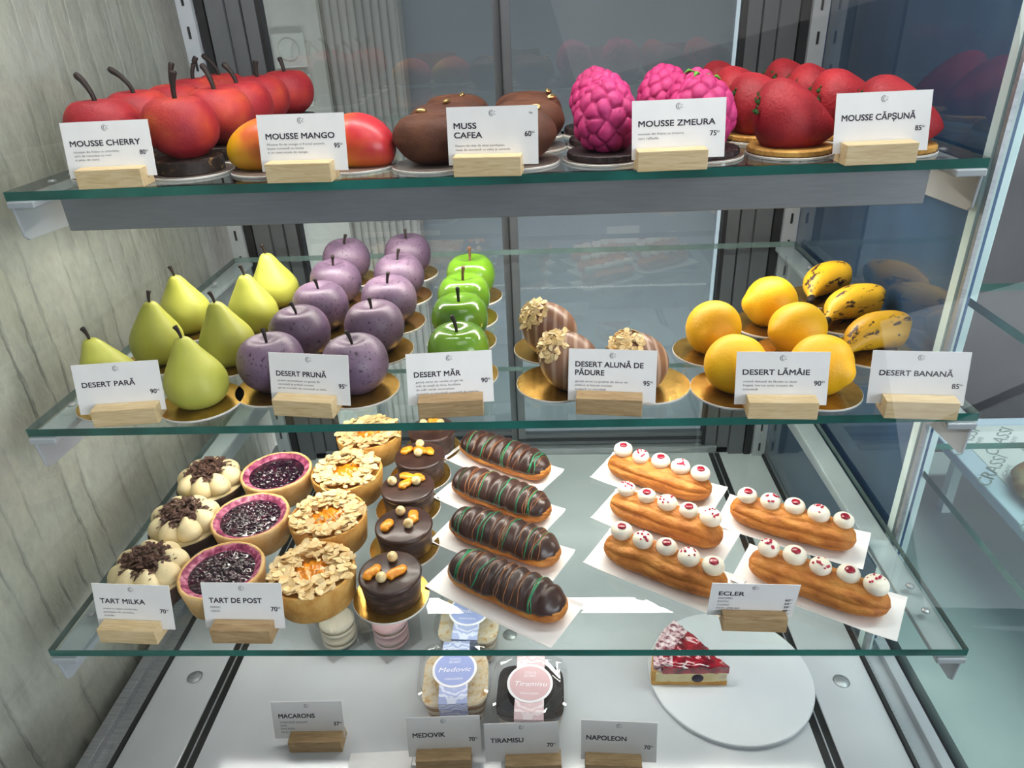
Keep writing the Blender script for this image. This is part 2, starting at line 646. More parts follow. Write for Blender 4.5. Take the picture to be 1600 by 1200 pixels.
def glass_shelf(y0, z, label, channel=False):
    root = tag(empty('glass_shelf', (0, (y0 + YB) / 2, z)), label, 'shelf', 'glass shelves of the pastry case')
    yc = (y0 + YB) / 2
    d = YB - y0
    T = .0085
    x, y = .4525, d / 2
    v = [(sx * x, sy * y, sz) for sx in (-1, 1) for sy in (-1, 1) for sz in (-T, 0)]
    f = [(0, 1, 3, 2), (4, 6, 7, 5), (0, 4, 5, 1), (2, 3, 7, 6), (0, 2, 6, 4), (1, 5, 7, 3)]
    mb = MB()
    mb.add(v, f)
    mb.mi = [3, 3, 1, 2, 0, 0]
    pane = mb.build('glass_pane', [GLASS, EDGE, LIGHTEDGE, SIDEEDGE], root, False)
    for s in (-1, 1):
        bk = MB()
        # flange under the glass
        bk.box((s * .4375, -.001, -T - .0035), (.027, d + .006, .0065))
        # lip curling up in front of the glass
        n = 8
        # cantilever plate, deeper towards the rear
        X0, X1 = s * .4475, s * .4505
        pl = [(-y - .001, -T - .004), (-y + .002, -T - .036), (-y + .007, -T - .040), (y, -T - .062), (y, -T - .004)]
        vv = [(X0, a, c) for a, c in pl] + [(X1, a, c) for a, c in pl]
        m_ = len(pl)
        ff = [tuple(range(m_)), tuple(range(2 * m_ - 1, m_ - 1, -1))] + [(i, m_ + i, m_ + (i + 1) % m_, (i + 1) % m_) for i in range(m_)]
        bk.add(vv, ff)
        br = bk.build('shelf_bracket', LIGHTGREY, root, False, .0012)
        sc = MB()
        for yy in (-y + .05, -y + .085, y - .12):
            sc.lathe([(0, 0), (.003, 0), (.0042, -.0012), (.0042, -.002)], 18, lambda p, yy=yy, s=s: Vector((p.x + s * .436, p.y + yy, p.z + .0006)))
            sc.build('screw_head', STEEL, br)
            sc = MB()
    if channel:
        ch = MB()
        ch.box((0, .130 - yc, -T - .013), (.828, .040, .020))
        ch.box((0, .108 - yc, -T - .0185), (.828, .004, .035))
        ch.build('light_channel', CHANNEL, root, False, .001)
    return root


SIDEEDGE = mat('grey_green_glass_edge', [(.3, '2c3c3a'), (.7, '415653')], 20, rough=.15, coat=.4)
LIGHTEDGE = mat('pale_glass_edge', [(.3, '5d6f6c'), (.7, '78908b')], 20, rough=.15, coat=.4)
glass_shelf(Y1, Z1, 'top glass shelf with green edge carrying the fruit shaped mousses', True)
glass_shelf(Y2, Z2, 'middle glass shelf with green edge carrying pears, plums and lemons')
glass_shelf(Y3, Z3, 'lowest glass shelf with green edge carrying tarts and eclairs')

# ------------------------------------------------------------------ pastry materials
CHERRY = mat('red_velvet_spray', [(.25, '82121f'), (.48, 'a01d28'), (.62, 'b23428'), (.78, 'c4582f')], 22, rough=.6, bump=.5, bscale=420)
STEMDARK = mat('dark_chocolate_stem', [(.3, '140c0a'), (.7, '281a15')], 120, rough=.7, bump=.3, bscale=400)
COCOABASE = mat('dark_cocoa_biscuit', [(.45, '211714'), (.62, '35241d'), (.70, '8a6a3c')], 170, 2, rough=.6, bump=.5, bscale=500)
MANGO = None
COFFEE = mat('cocoa_dusted_mousse', [(.25, '3a1c0f'), (.5, '58301c'), (.8, '74452a')], 30, rough=.72, bump=.35, bscale=420)
GOLDBEAN = mat('gold_lustre', [(.3, 'b08d52'), (.7, 'd8ba80')], 200, rough=.28, metal=.85)
RASP = mat('pink_velvet_spray', [(.25, 'a8175c'), (.5, 'c42c72'), (.8, 'd5498a')], 30, rough=.6, bump=.3, bscale=900)
LEAF = mat('green_sugar_leaf', [(.3, '3f7d1e'), (.7, '6fae35')], 200, rough=.6)
STRAW = mat('strawberry_velvet_spray', [(.25, '7a0c18'), (.5, 'a21825'), (.8, 'bf3034')], 20, rough=.6, bump=.8, bscale=360)
BISCUIT = mat('golden_biscuit', [(.3, 'b98438'), (.6, 'd9a552'), (.8, 'e6bd72')], 70, rough=.7, bump=.4, bscale=420)
DARKBISCUIT = mat('dark_biscuit', [(.3, '221617'), (.7, '382425')], 90, rough=.6, bump=.4, bscale=420)
PEAR = mat('pear_green_spray', [(.25, '96983a'), (.5, 'aeb048'), (.8, 'c2c25c')], 14, rough=.48, bump=.12, bscale=260)
PLUM = mat('plum_bloom', [(.2, '4c3a4e'), (.5, '6c5468'), (.8, '876c80')], 26, rough=.5, bump=.1, bscale=300)


def speckled(name, base, dots, lo, hi, scale, rough, coat=0):
    t = NT(name)
    v = t.coord()
    c = t.ramp(t.noise(v, 22, 4), base)
    d = t.ramp(t.noise(v, scale, 2, .5), [(lo, '000000'), (hi, 'ffffff')])
    t.principled(t.mix(d, c, dots), rough, coat=coat, normal=t.bump(t.noise(v, 260, 3), .08))
    return t.m


PLUM = speckled('plum_bloom', [(.2, '4c3a4e'), (.5, '69546a'), (.8, '846c80')], '33222f', .60, .70, 300, .42)
APPLE = speckled('green_apple_glaze', [(.2, '4c7416'), (.5, '608c1e'), (.8, '78a032')], 'a8cf4a', .72, .8, 240, .22, .5)
HAZEL = None
LEMON = mat('lemon_yellow_spray', [(.25, 'f0a800'), (.5, 'f9bc08'), (.8, 'ffcc22')], 12, rough=.5, bump=.5, bscale=380, bdist=.0008)


def mango_mat():
    t = NT('mango_blush')
    tc = t.n('ShaderNodeTexCoord')
    sp = t.n('ShaderNodeSeparateXYZ')
    t.l(tc.outputs['Object'], sp.inputs[0])
    nzf = t.noise(t.coord(), 26, 4)
    ma = t.n('ShaderNodeMath', operation='MULTIPLY_ADD')
    t.l(sp.outputs[0], ma.inputs[0])
    ma.inputs[1].default_value = 13
    ma.inputs[2].default_value = .0
    ad = t.n('ShaderNodeMath', operation='ADD')
    t.l(ma.outputs[0], ad.inputs[0])
    t.l(nzf, ad.inputs[1])
    mb_ = t.n('ShaderNodeMath', operation='MULTIPLY_ADD')
    t.l(sp.outputs[2], mb_.inputs[0])
    mb_.inputs[1].default_value = -9
    mb_.inputs[2].default_value = .2
    sb = t.n('ShaderNodeMath', operation='SUBTRACT')
    t.l(ad.outputs[0], sb.inputs[0])
    t.l(mb_.outputs[0], sb.inputs[1])
    c = t.ramp(sb.outputs[0], [(.12, 'e5b010'), (.38, 'ee9a22'), (.58, 'de6a2e'), (.95, 'c42c36')])
    t.principled(c, .38, normal=t.bump(t.noise(t.coord(), 420, 3), .12), coat=.1)
    return t.m


MANGO = mango_mat()


def stripes_mat():
    t = NT('marbled_milk_chocolate')
    v = t.coord((1, .55, .35))
    w = t.n('ShaderNodeTexWave', wave_type='BANDS', bands_direction='X')
    w.inputs['Scale'].default_value = 30
    w.inputs['Distortion'].default_value = 3.2
    w.inputs['Detail'].default_value = 2
    w.inputs['Detail Scale'].default_value = .7
    t.l(v, w.inputs['Vector'])
    base = t.ramp(t.noise(v, 20, 3), [(.3, '7d563f'), (.7, '946b52')])
    k = t.ramp(w.outputs['Fac'], [(.55, '000000'), (.95, 'cccccc')])
    t.principled(t.mix(k, base, 'c9ac94'), .38, coat=.1)
    return t.m


HAZEL = stripes_mat()
BANANA = None


def banana_mat():
    t = NT('banana_peel_spray')
    v = t.coord((1, 1, 1))
    base = t.ramp(t.noise(v, 18, 3), [(.3, 'd69f14'), (.7, 'eab824')])
    sp = t.ramp(t.noise(t.coord((34, 90, 90)), 1.0, 5, .68), [(.56, '000000'), (.60, 'ffffff')])
    t.principled(t.mix(sp, base, '3d2418'), .45, normal=t.bump(t.noise(v, 300, 3), .12))
    return t.m


BANANA = banana_mat()
ALMOND = mat('flaked_almond', [(.22, 'cf9548'), (.42, 'e3c488'), (.8, 'efdab0')], 130, rough=.55, bump=.1)
CRUST = mat('baked_shortcrust', [(.25, 'b57c33'), (.5, 'cf9a4c'), (.8, 'e2b76c')], 60, rough=.72, bump=.6, bscale=420)
PALECRUST = mat('pale_shortcrust', [(.25, 'c99a58'), (.5, 'dcb578'), (.8, 'e8cb98')], 60, rough=.75, bump=.6, bscale=420)
PINKRIM = mat('berry_stained_rim', [(.25, '5c0f30'), (.45, '8c2a55'), (.56, 'b8607f'), (.72, 'd8a2b2')], 130, rough=.6, bump=.5, bscale=300)
PEACH = mat('glazed_peach', [(.25, 'd97a10'), (.6, 'ee9a24'), (.8, 'f5b34a')], 160, rough=.2, coat=.5, bump=.5, bscale=420)
CREAM = mat('pale_vanilla_cream', [(.3, 'e2cf9e'), (.7, 'efdfb4')], 60, rough=.5, bump=.1, sss=.12)
WHITECREAM = mat('white_cream', [(.3, 'eee6d2'), (.7, 'f7f1e2')], 60, rough=.42, bump=.08, sss=.12)
SHAVING = mat('chocolate_shaving', [(.3, '3c261e'), (.7, '6a4a3c')], 200, rough=.6, bump=.2)
DARKCRUST = mat('dark_cocoa_crust', [(.3, '2c1e19'), (.7, '463129')], 80, rough=.65, bump=.5, bscale=420)
CHOC = mat('dark_chocolate_glaze', [(.3, '2c1b17'), (.7, '452c25')], 30, rough=.36, coat=.12, bump=.1, bscale=120)
CHOCSIDE = mat('streaky_chocolate_side', [(.35, '2c1d1a'), (.6, '493530'), (.78, '8b7566')], 60, rough=.5, stretch=(1, 1, 3), bump=.3)
APRICOT = mat('dried_apricot', [(.3, 'd87c0c'), (.6, 'f09c1c'), (.8, 'f8b640')], 150, rough=.35, coat=.3, bump=.7, bscale=260)
NUT = mat('blanched_hazelnut', [(.3, 'd9b677'), (.7, 'efdcab')], 170, rough=.5, bump=.3)
CHOUX = mat('baked_choux', [(.25, '8f4f18'), (.42, 'b46c26'), (.6, 'c98438'), (.8, 'dda458')], 75, 6, rough=.6, bump=.9, bscale=190, bdist=.0022, stretch=(.6, 1, 1))
DRIZZLEGREEN = mat('green_drizzle', [(0, '17724a'), (1, '209060')], 40, rough=.35)
DRIZZLETAN = mat('caramel_drizzle', [(0, 'b06c30'), (1, 'c88448')], 40, rough=.35)
JELLY = mat('raspberry_jelly', [(.3, '7c0d22'), (.7, 'a61a34')], 200, rough=.2, coat=.5, bump=.5)
CRUMB = mat('freeze_dried_raspberry', [(.3, 'a01238'), (.7, 'd03058')], 300, rough=.6)


def jam_mat():
    t = NT('dark_berry_jam')
    v = t.coord()
    vo = t.n('ShaderNodeTexVoronoi')
    vo.inputs['Scale'].default_value = 210
    t.l(v, vo.inputs['Vector'])
    c = t.ramp(t.noise(v, 90, 4), [(.3, '120611'), (.55, '2a0b20'), (.8, '551230')])
    h = t.ramp(vo.outputs['Distance'], [(0, 'ffffff'), (.6, '000000')])
    t.principled(c, .14, coat=.6, normal=t.bump(h, .8, .0016))
    return t.m


JAM = jam_mat()
TH = .0024      # board thickness


def board(r, x, y, z, label, foil, group, sq=None):
    mb = MB()
    mb.lathe([(0, 0), (r * .985, 0)], 64, mi=1)
    mb.lathe([(r * .985, 0), (r, .0004), (r, TH - .0004), (r * .99, TH)], 64, mi=1)
    mb.lathe([(r * .99, TH), (0, TH)], 64, mi=0)
    o = mb.build('cake_board', [foil, BOARDRIM], None, True, angle=30)
    o.location = (x, y, z)
    return tag(o, label, 'cake board', group)


def ords(n):
    return {1: ['single'], 2: ['front', 'rear'], 3: ['front', 'middle', 'rear'],
            4: ['front', 'second from front', 'third from front', 'rearmost'],
            5: ['front', 'second from front', 'middle', 'fourth from front', 'rearmost']}[n]


# ------------------------------------------------------------------ apple-like bodies


def fruit_body(R, H, dim=.16, base=.55, seg=48, warp=.04, seed=0, dimw=.42, pw=.85, lean=0):
    prof = []
    n = 34
    for i in range(n + 1):
        a = -PI / 2 + PI * i / n
        r = R * max(0, math.cos(a)) ** pw
        z = H / 2 + H / 2 * math.sin(a)
        if a > 0:
            z -= dim * H * math.exp(-(r / (R * dimw)) ** 2)
        else:
            z = max(z, 0) if r < R * base else z
            k = max(0, (R * base * 1.15 - r) / (R * base * 1.15))
            z = z * (1 - min(1, k * 2.2))
        if i in (0, n):
            r = 0
        prof.append((r, z))
    def fn(p):
        q = nz(p, .55 / R, seed)
        k = 1 + warp * q
        return Vector((p.x * k + lean * p.z, p.y * k, p.z * (1 + warp * .5 * nz(p, .4 / R, seed + 3))))
    mb = MB()
    mb.lathe(prof, seg, fn)
    return mb


def stem_mb(z0, h, r0, r1, bend, az, z_knob=True):
    pts = [(0, 0, z0), (bend * .12 * math.cos(az), bend * .12 * math.sin(az), z0 + h * .4),
           (bend * .5 * math.cos(az), bend * .5 * math.sin(az), z0 + h * .75), (bend * math.cos(az), bend * math.sin(az), z0 + h)]
    P = spline(pts, 5)
    n = len(P)
    rad = [r0 + (r1 - r0) * (i / (n - 1)) ** 2 for i in range(n)]
    rad[-1] *= .75
    return MB().tube(P, rad, 10)


# ---- cherries (top shelf, left)
def make_cherry(seed, h, bend, az):
    root = empty('cherry_mousse')
    mb = MB()
    mb.lathe([(0, 0), (.0315, 0), (.0325, .001), (.0325, .0125), (.031, .0138), (0, .0138)], 48,
             lambda p: Vector((p.x * (1 + .02 * nz(p, 160, seed)), p.y * (1 + .02 * nz(p, 160, seed)), p.z + .0006 * nz(p, 200, seed))))
    mb.build('biscuit_base', COCOABASE, root, True, angle=40)
    f = fruit_body(.0355, .061, .15, .5, 56, .07, seed)
    f.v = [(x, y, z + .0134) for x, y, z in f.v]
    f.build('mousse_body', CHERRY, root)
    stem_mb(.0134 + .049, h, .0022, .0036, bend, az).build('stem', STEMDARK, root)
    return root


cherry_rows = [('right', [(-.296, .148), (-.289, .226), (-.293, .30), (-.298, .38), (-.289, .46)]),
               ('left', [(-.376, .150), (-.377, .227), (-.372, .304), (-.381, .381), (-.378, .458)])]
stem_dirs = {'right': [(.034, .005, .3), (.034, .012, 2.6), (.030, .014, 2.8), (.028, .002, .4), (.026, .006, 2.5)],
             'left': [(.034, .018, 2.7), (.034, .024, 2.9), (.034, .006, .6), (.036, .010, .5), (.034, .020, 2.9)]}
for side, pts in cherry_rows:
    for i, (x, y) in enumerate(pts):
        w = ords(5)[i]
        lab = f'red cherry shaped mousse with dark stem, {w} one of the {side} row'
        h, bend, az = stem_dirs[side][i]
        h *= .88
        c = make_cherry(i + (10 if side == 'left' else 0), h, bend, az)
        c.location = (x, y, Z1 + TH)
        c.rotation_euler.z = 0
        tag(c, lab, 'cake', 'red cherry shaped mousse cakes')
        board(.041, x, y, Z1, f'round board under the {w} red cherry of the {side} row', SILVER, 'cake boards under the cherries')

# ---- mangoes
def make_mango(seed):
    root = empty('mango_mousse')
    mb = MB()
    n = 36
    prof = []
    for i in range(n + 1):
        a = -PI / 2 + PI * i / n
        r = .0265 * max(0, math.cos(a)) ** .82
        prof.append((0 if i in (0, n) else r, .0415 * math.sin(a)))
    def fn(p):
        t = p.z / .0415
        k = 1 + .10 * t
        q = Vector((p.z, p.y * k, p.x * k - .006 * t * t))
        q.z = max(q.z, -.0215)
        q.z += .0215
        d = 1 + .03 * nz(q, 30, seed)
        return Vector((q.x, q.y * d, q.z * d))
    mb.lathe(prof, 48, fn)
    mb.f = [f[::-1] for f in mb.f]
    mb.build('mousse_body', MANGO, root)
    return root


for i, (x, y, rz, lab) in enumerate([(-.212, .147, .06, 'yellow and red mango shaped mousse left of its price card'),
                                     (-.128, .150, -.12, 'orange red mango shaped mousse right of its price card')]):
    o = make_mango(i)
    o.location = (x, y, Z1 + TH)
    o.rotation_euler.z = rz
    tag(o, lab, 'cake', 'mango shaped mousse cakes')
    board(.041, x, y, Z1, ('left' if i == 0 else 'right') + ' round board under a mango shaped mousse', SILVER, 'cake boards under the mangoes')

# ---- coffee beans
def make_bean(seed, gx, gy):
    root = empty('coffee_mousse')
    n = 34
    prof = []
    for i in range(n + 1):
        a = -PI / 2 + PI * i / n
        r = max(0, math.cos(a)) ** .50
        prof.append((0 if i in (0, n) else r, math.sin(a)))
    def fn(p):
        t = p.z
        k = (1 + .10 * t) if t < 0 else 1.0
        x, y = p.x * .0395 * k, p.y * .030 * k
        z = .023 + .023 * (abs(t) ** .9) * (1 if t > 0 else -1)
        g = y - .004 * math.sin(x / .0395 * 2.6)
        if t > 0:
            z -= .009 * math.exp(-(g / .0042) ** 2) * min(1, t * 1.3) * (1 - .2 * abs(x) / .04)
        else:
            w = 1 - .16 * min(1, -t * 1.2)
            x, y = x * w, y * w
        d = 1 + .02 * nz((x, y, z), 60, seed)
        return Vector((x * d, y * d, max(0, z)))
    mb = MB()
    mb.lathe(prof, 72, fn)
    mb.build('mousse_body', COFFEE, root)
    g = MB()
    pr = [(0, -1)] + [(math.cos(-PI / 2 + PI * i / 12), math.sin(-PI / 2 + PI * i / 12)) for i in range(1, 12)] + [(0, 1)]
    g.lathe(pr, 20, lambda p: Vector((p.x * .0058, p.y * .0036, p.z * .0028 - (.0014 * math.exp(-(p.y / .22) ** 2) if p.z > 0 else 0))))
    M = rot(z=seed * .7 + .3, x=-.5, loc=(gx, gy, .0468))
    g.v = [tuple(M @ Vector(p)) for p in g.v]
    g.build('gold_coffee_bean', GOLDBEAN, root)
    return root


for col, pts in (('left', [(-.048, .14), (-.046, .22), (-.041, .30)]), ('right', [(.033, .14), (.043, .22), (.042, .30)])):
    for i, (x, y) in enumerate(pts):
        w = ords(3)[i]
        o = make_bean(i + (4 if col == 'right' else 0), (-.012, .004, .008)[i] if col == 'left' else (.018, .027, .024)[i], (.012, .010, -.008)[i])
        o.location = (x, y, Z1 + TH)
        o.rotation_euler.z = (-.1, .08, 0)[i]
        tag(o, f'brown coffee bean shaped mousse with gold bean, {w} one of the {col} row', 'cake', 'coffee bean shaped mousse cakes')
        board(.042, x, y, Z1, f'round board under the {w} brown coffee mousse of the {col} row', SILVER, 'cake boards under the coffee mousses')

# ---- raspberries
def make_raspberry(seed, leaf):
    root = empty('raspberry_mousse')
    mb = MB()
    R = .0365
    sg = 72
    mb.lathe([(0, 0), (R * .97, 0), (R, .001), (R, .0055), (R * .97, .0065), (0, .0065)], sg,
             lambda p: Vector((p.x * (1 + .022 * math.cos(24 * math.atan2(p.y, p.x)) * (p.xy.length > .02)), p.y * (1 + .022 * math.cos(24 * math.atan2(p.y, p.x)) * (p.xy.length > .02)), p.z)))
    mb.build('biscuit_base', DARKBISCUIT, root, True, angle=40)
    N = 54
    rnd = random.Random(seed)
    pts = []
    for k in range(N):
        z = 1 - 2 * (k + .5) / N
        a = k * PI * (3 - 5 ** .5) + rnd.uniform(-.16, .16)
        z += rnd.uniform(-.02, .02)
        q = math.sqrt(max(0, 1 - z * z))
        pts.append(Vector((q * math.cos(a), q * math.sin(a), z)))
    prof = [(0, -1)] + [(math.cos(-PI / 2 + PI * i / 84), math.sin(-PI / 2 + PI * i / 84)) for i in range(1, 84)] + [(0, 1)]
    def fn(p):
        d = p.normalized()
        ds = sorted((d - q).length for q in pts)[:2]
        e = min(1, (ds[1] - ds[0]) / .12)
        k = .865 + .085 * (1 - (1 - e) ** 2.4) + .075 * max(0, 1 - (ds[0] / .27) ** 2)
        x, y, z = d.x * .031 * k, d.y * .031 * k, d.z * .034 * k
        w = 1 - .10 * d.z
        return Vector((x * w, y * w, max(z + .030, .0012)))
    b_ = MB()
    b_.lathe(prof, 130, fn)
    b_.v = [(x, y, z + .006) for x, y, z in b_.v]
    b_.build('mousse_body', RASP, root)
    if leaf:
        lf = MB()
        for k in range(4):
            a = 2.0 + k * .8
            c = Vector((-.004 + .009 * math.cos(a), -.006 + .009 * math.sin(a), .067 - .002 * k))
            lf.tube([c, c + Vector((.006 * math.cos(a), .006 * math.sin(a), .002)), c + Vector((.011 * math.cos(a), .011 * math.sin(a), -.001))], [.002, .0026, .0006], 8, flat=.5)
        lf.build('leaf', LEAF, root)
    return root


for col, pts in (('left', [(.119, .142), (.124, .22), (.121, .30)]), ('right', [(.209, .14), (.217, .22), (.198, .30)])):
    for i, (x, y) in enumerate(pts):
        w = ords(3)[i]
        o = make_raspberry(i + (5 if col == 'right' else 1), col == 'right' and i == 1)
        o.location = (x, y, Z1 + TH)
        o.rotation_euler.z = i * 1.3
        tag(o, f'pink raspberry shaped mousse on dark biscuit, {w} one of the {col} row', 'cake', 'raspberry shaped mousse cakes')
        board(.0415, x, y, Z1, f'round board under the {w} pink raspberry mousse of the {col} row', SILVER, 'cake boards under the raspberries')

# ---- strawberries
def make_strawberry(seed):
    root = empty('strawberry_mousse')
    R = .0385
    mb = MB()
    mb.lathe([(0, 0), (R * .97, 0), (R, .001), (R, .0045), (R * .97, .0056), (0, .0056)], 120,
             lambda p: Vector((p.x * (1 + .018 * math.cos(30 * math.atan2(p.y, p.x)) * (p.xy.length > .02)), p.y * (1 + .018 * math.cos(30 * math.atan2(p.y, p.x)) * (p.xy.length > .02)), p.z)))
    mb.build('biscuit_base', BISCUIT, root, True, angle=40)
    n = 34
    prof = []
    for i in range(n + 1):                     # a strawberry lying down: blunt crown to the left, tip to the right
        t = i / n
        r = .0335 * (math.sin(PI * t ** .62) ** .72 if 0 < t < 1 else 0)
        prof.append((r, -.034 + .078 * t))
    def fn(p):
        x, y, z = p.z, p.y * 1.03, p.x
        z = z * 1.0 - x * .22
        z = max(z, -.0235 + .002 * nz((x, y, 0), 60, seed)) + .0235
        d = 1 + .05 * nz((x, y, z), 34, seed)
        return Vector((x * d, y * d, z * (1 + .03 * nz((x, y, z), 50, seed + 2))))
    f = MB()
    f.lathe(prof, 56, fn)
    f.f = [q[::-1] for q in f.f]
    f.v = [(x - .003, y, z + .0052) for x, y, z in f.v]
    f.build('mousse_body', STRAW, root)
    lf = MB()
    rnd = random.Random(seed)
    for k in range(6):
        a = PI * (.15 + .14 * k) - PI * .05
        c = Vector((-.0345 - .001 * rnd.random() + .006 * math.sin(a), -.024 * math.cos(a), .030 + .020 * math.sin(a)))
        lf.tube([c, c + Vector((-.003, 0, .003)), c + Vector((-.001, -.001, .007))], [.0018, .0028, .0012], 8)
    lf.build('leaf', mat('green_crown_leaf', [(.3, '1f4a18'), (.7, '356b26')], 200, rough=.6) if 'green_crown_leaf' not in bpy.data.materials else bpy.data.materials['green_crown_leaf'], root)
    return root


for col, pts in (('left', [(.294, .14), (.289, .22), (.289, .30), (.288, .38)]), ('right', [(.385, .132), (.370, .21), (.368, .29), (.365, .37)])):
    for i, (x, y) in enumerate(pts):
        w = ords(4)[i]
        o = make_strawberry(i + (7 if col == 'right' else 1))
        o.location = (x, y, Z1 + TH)
        o.rotation_euler.z = -.25 + .12 * i
        tag(o, f'red strawberry shaped mousse on golden biscuit, {w} one of the {col} row', 'cake', 'strawberry shaped mousse cakes')
        board(.0405, x, y, Z1, f'round board under the {w} red strawberry mousse of the {col} row', SILVER, 'cake boards under the strawberries')

# ------------------------------------------------------------------ middle shelf
# ---- pears
def make_pear(seed, lean, az, h=.90):
    root = empty('pear_dessert')
    pts = [(0, 0), (.0155, .0), (.0215, .002), (.0275, .010), (.030, .020), (.0296, .031), (.0258, .042), (.0198, .053), (.0142, .063), (.0102, .071), (.0058, .0772), (0, .0785)]
    P = [(max(0, q.x), max(0, q.y) * h) for q in spline([(a, b_, 0) for a, b_ in pts], 4)]
    P[0] = (0, 0)
    P[-1] = (0, .0785 * h)
    def fn(p):
        t = max(0, p.z / .08)
        d = 1 + .06 * nz(p, 26, seed)
        dent = 1 - .06 * math.exp(-((math.atan2(p.y, p.x) + 1.9 + seed) % (2 * PI) - .4) ** 2 / .08) * math.exp(-((t - .3) / .25) ** 2)
        d *= dent
        return Vector((p.x * d + lean * t * t * math.cos(az), p.y * d + lean * t * t * math.sin(az), p.z))
    mb = MB()
    mb.lathe(P, 48, fn)
    mb.build('dessert_body', PEAR, root)
    top = fn(Vector((0, 0, .0785 * h)))
    s_ = stem_mb(0, .0155, .0014, .0029, .003, az + .6)
    s_.v = [(x + top.x, y + top.y, z + top.z - .003) for x, y, z in s_.v]
    s_.build('stem', STEMDARK, root)
    return root


for col, pts, n in (('left', [(-.384, .052), (-.386, .148), (-.391, .236)], 3), ('right', [(-.295, .047), (-.300, .142), (-.303, .231), (-.304, .318)], 4)):
    for i, (x, y) in enumerate(pts):
        w = ords(n)[i]
        lean, az = ((.012, 3.3), (.006, .2), (.004, 2.8))[i] if col == 'left' else ((.005, 2.9), (.006, 3.0), (.003, 2.6), (.006, 3.2))[i]
        o = make_pear(i + (6 if col == 'right' else 0), lean, az)
        o.location = (x, y, Z2 + TH)
        tag(o, f'green pear shaped dessert with dark stem, {w} one of the {col} row', 'cake', 'pear shaped desserts')
        board(.0415, x, y, Z2, f'round gold board under the {w} green pear of the {col} row', GOLD, 'gold boards under the pears')

# ---- plums
def make_plum(seed):
    root = empty('plum_dessert')
    fruit_body(.0338, .059, .14, .55, 56, .05, seed, .36, .72).build('dessert_body', PLUM, root)
    s_ = stem_mb(.0455, .020, .0013, .0026, .004, seed * 1.1)
    s_.build('stem', STEMDARK, root)
    return root


PLUMBROWN = None
for col, pts in (('left', [(-.227, .075), (-.219, .150), (-.217, .230), (-.222, .319), (-.230, .413)]), ('right', [(-.137, .068), (-.137, .161), (-.135, .243), (-.139, .335), (-.143, .428)])):
    for i, (x, y) in enumerate(pts):
        w = ords(5)[i]
        o = make_plum(i + (9 if col == 'right' else 2))
        o.location = (x, y, Z2 + TH)
        tag(o, f'dusky purple plum shaped dessert, {w} one of the {col} row', 'cake', 'plum shaped desserts')
        board(.042, x, y, Z2, f'round gold board under the {w} purple plum of the {col} row', GOLD, 'gold boards under the plums')

# ---- green apples
STEMBROWN = mat('brown_bark_stem', [(.3, '4a2c20'), (.7, '7d5a44')], 160, rough=.6)


def make_apple(seed, dark):
    root = empty('apple_dessert')
    fruit_body(.0325, .058, .15, .5, 56, .03, seed, .45, .68).build('dessert_body', APPLE, root)
    stem_mb(.0445, .023, .0016, .0026, .004 if dark else .002, seed * 1.4 + 2).build('stem', STEMDARK if dark else STEMBROWN, root)
    return root


for i, (x, y) in enumerate([(-.034, .095), (-.041, .181), (-.043, .251), (-.041, .328)]):
    w = ords(4)[i]
    o = make_apple(i + 1, i < 2)
    o.location = (x, y, Z2 + TH)
    tag(o, f'glossy green apple shaped dessert, {w} one of the single row', 'cake', 'green apple shaped desserts')
    board(.0405, x, y, Z2, f'round gold board under the {w} green apple dessert', GOLD, 'gold boards under the apples')


# ---- flakes: thin bent almond slices scattered over a region
def flake(mb, c, nrm, r, rnd, mi=0, th=.0007):
    nrm = Vector(nrm).normalized()
    a = nrm.orthogonal().normalized()
    a = Matrix.Rotation(rnd.uniform(0, 2 * PI), 3, nrm) @ a
    q = nrm.cross(a)
    n = 9
    v = []
    for s in (0, 1):
        for k in range(n):
            t = 2 * PI * k / n
            rr = r * (1 + .22 * math.cos(t))
            u_, w_ = rr * math.cos(t), rr * .62 * math.sin(t)
            v.append(Vector(c) + a * u_ + q * w_ + nrm * (s * th + 6 * u_ * u_ * rnd.choice((-1, 1)) * .3))
    f = [tuple(range(n - 1, -1, -1)), tuple(range(n, 2 * n))] + [(k, (k + 1) % n, n + (k + 1) % n, n + k) for k in range(n)]
    mb.add(v, f, mi)


def make_hazelnut(seed):
    root = empty('hazelnut_dessert')
    n = 34
    prof = []
    for i in range(n + 1):
        a = -PI / 2 + PI * i / n
        prof.append((0 if i in (0, n) else .0285 * math.cos(a) ** .9, .033 * math.sin(a)))
    T = rot(y=-.62, x=.35)
    def fn(p):
        t = p.z / .033
        k = 1 - .13 * t
        q = T @ Vector((p.x * k, p.y * k, p.z))
        return Vector((q.x, q.y, max(q.z, -.0285) + .0285))
    mb = MB()
    mb.lathe(prof, 48, fn)
    mb.build('dessert_body', HAZEL, root)
    rnd = random.Random(seed)
    fl = MB()
    for k in range(120):
        a = rnd.uniform(0, 2 * PI)
        th = rnd.uniform(0, .78) ** .9
        d = Vector((math.sin(th) * math.cos(a), math.sin(th) * math.sin(a), math.cos(th)))
        p = Vector((d.x * .0285 * .9, d.y * .0285 * .9, d.z * .0335))
        q = T @ p
        nn = (T.to_3x3() @ d) + Vector((rnd.uniform(-.8, .8), rnd.uniform(-.8, .8), rnd.uniform(-.3, .6)))
        flake(fl, q + Vector((0, 0, .0288 + rnd.uniform(0, .003))), nn, rnd.uniform(.003, .0055), rnd)
    o = fl.build('almond_flakes', ALMOND, root, False)
    o['kind'] = 'stuff'
    return root


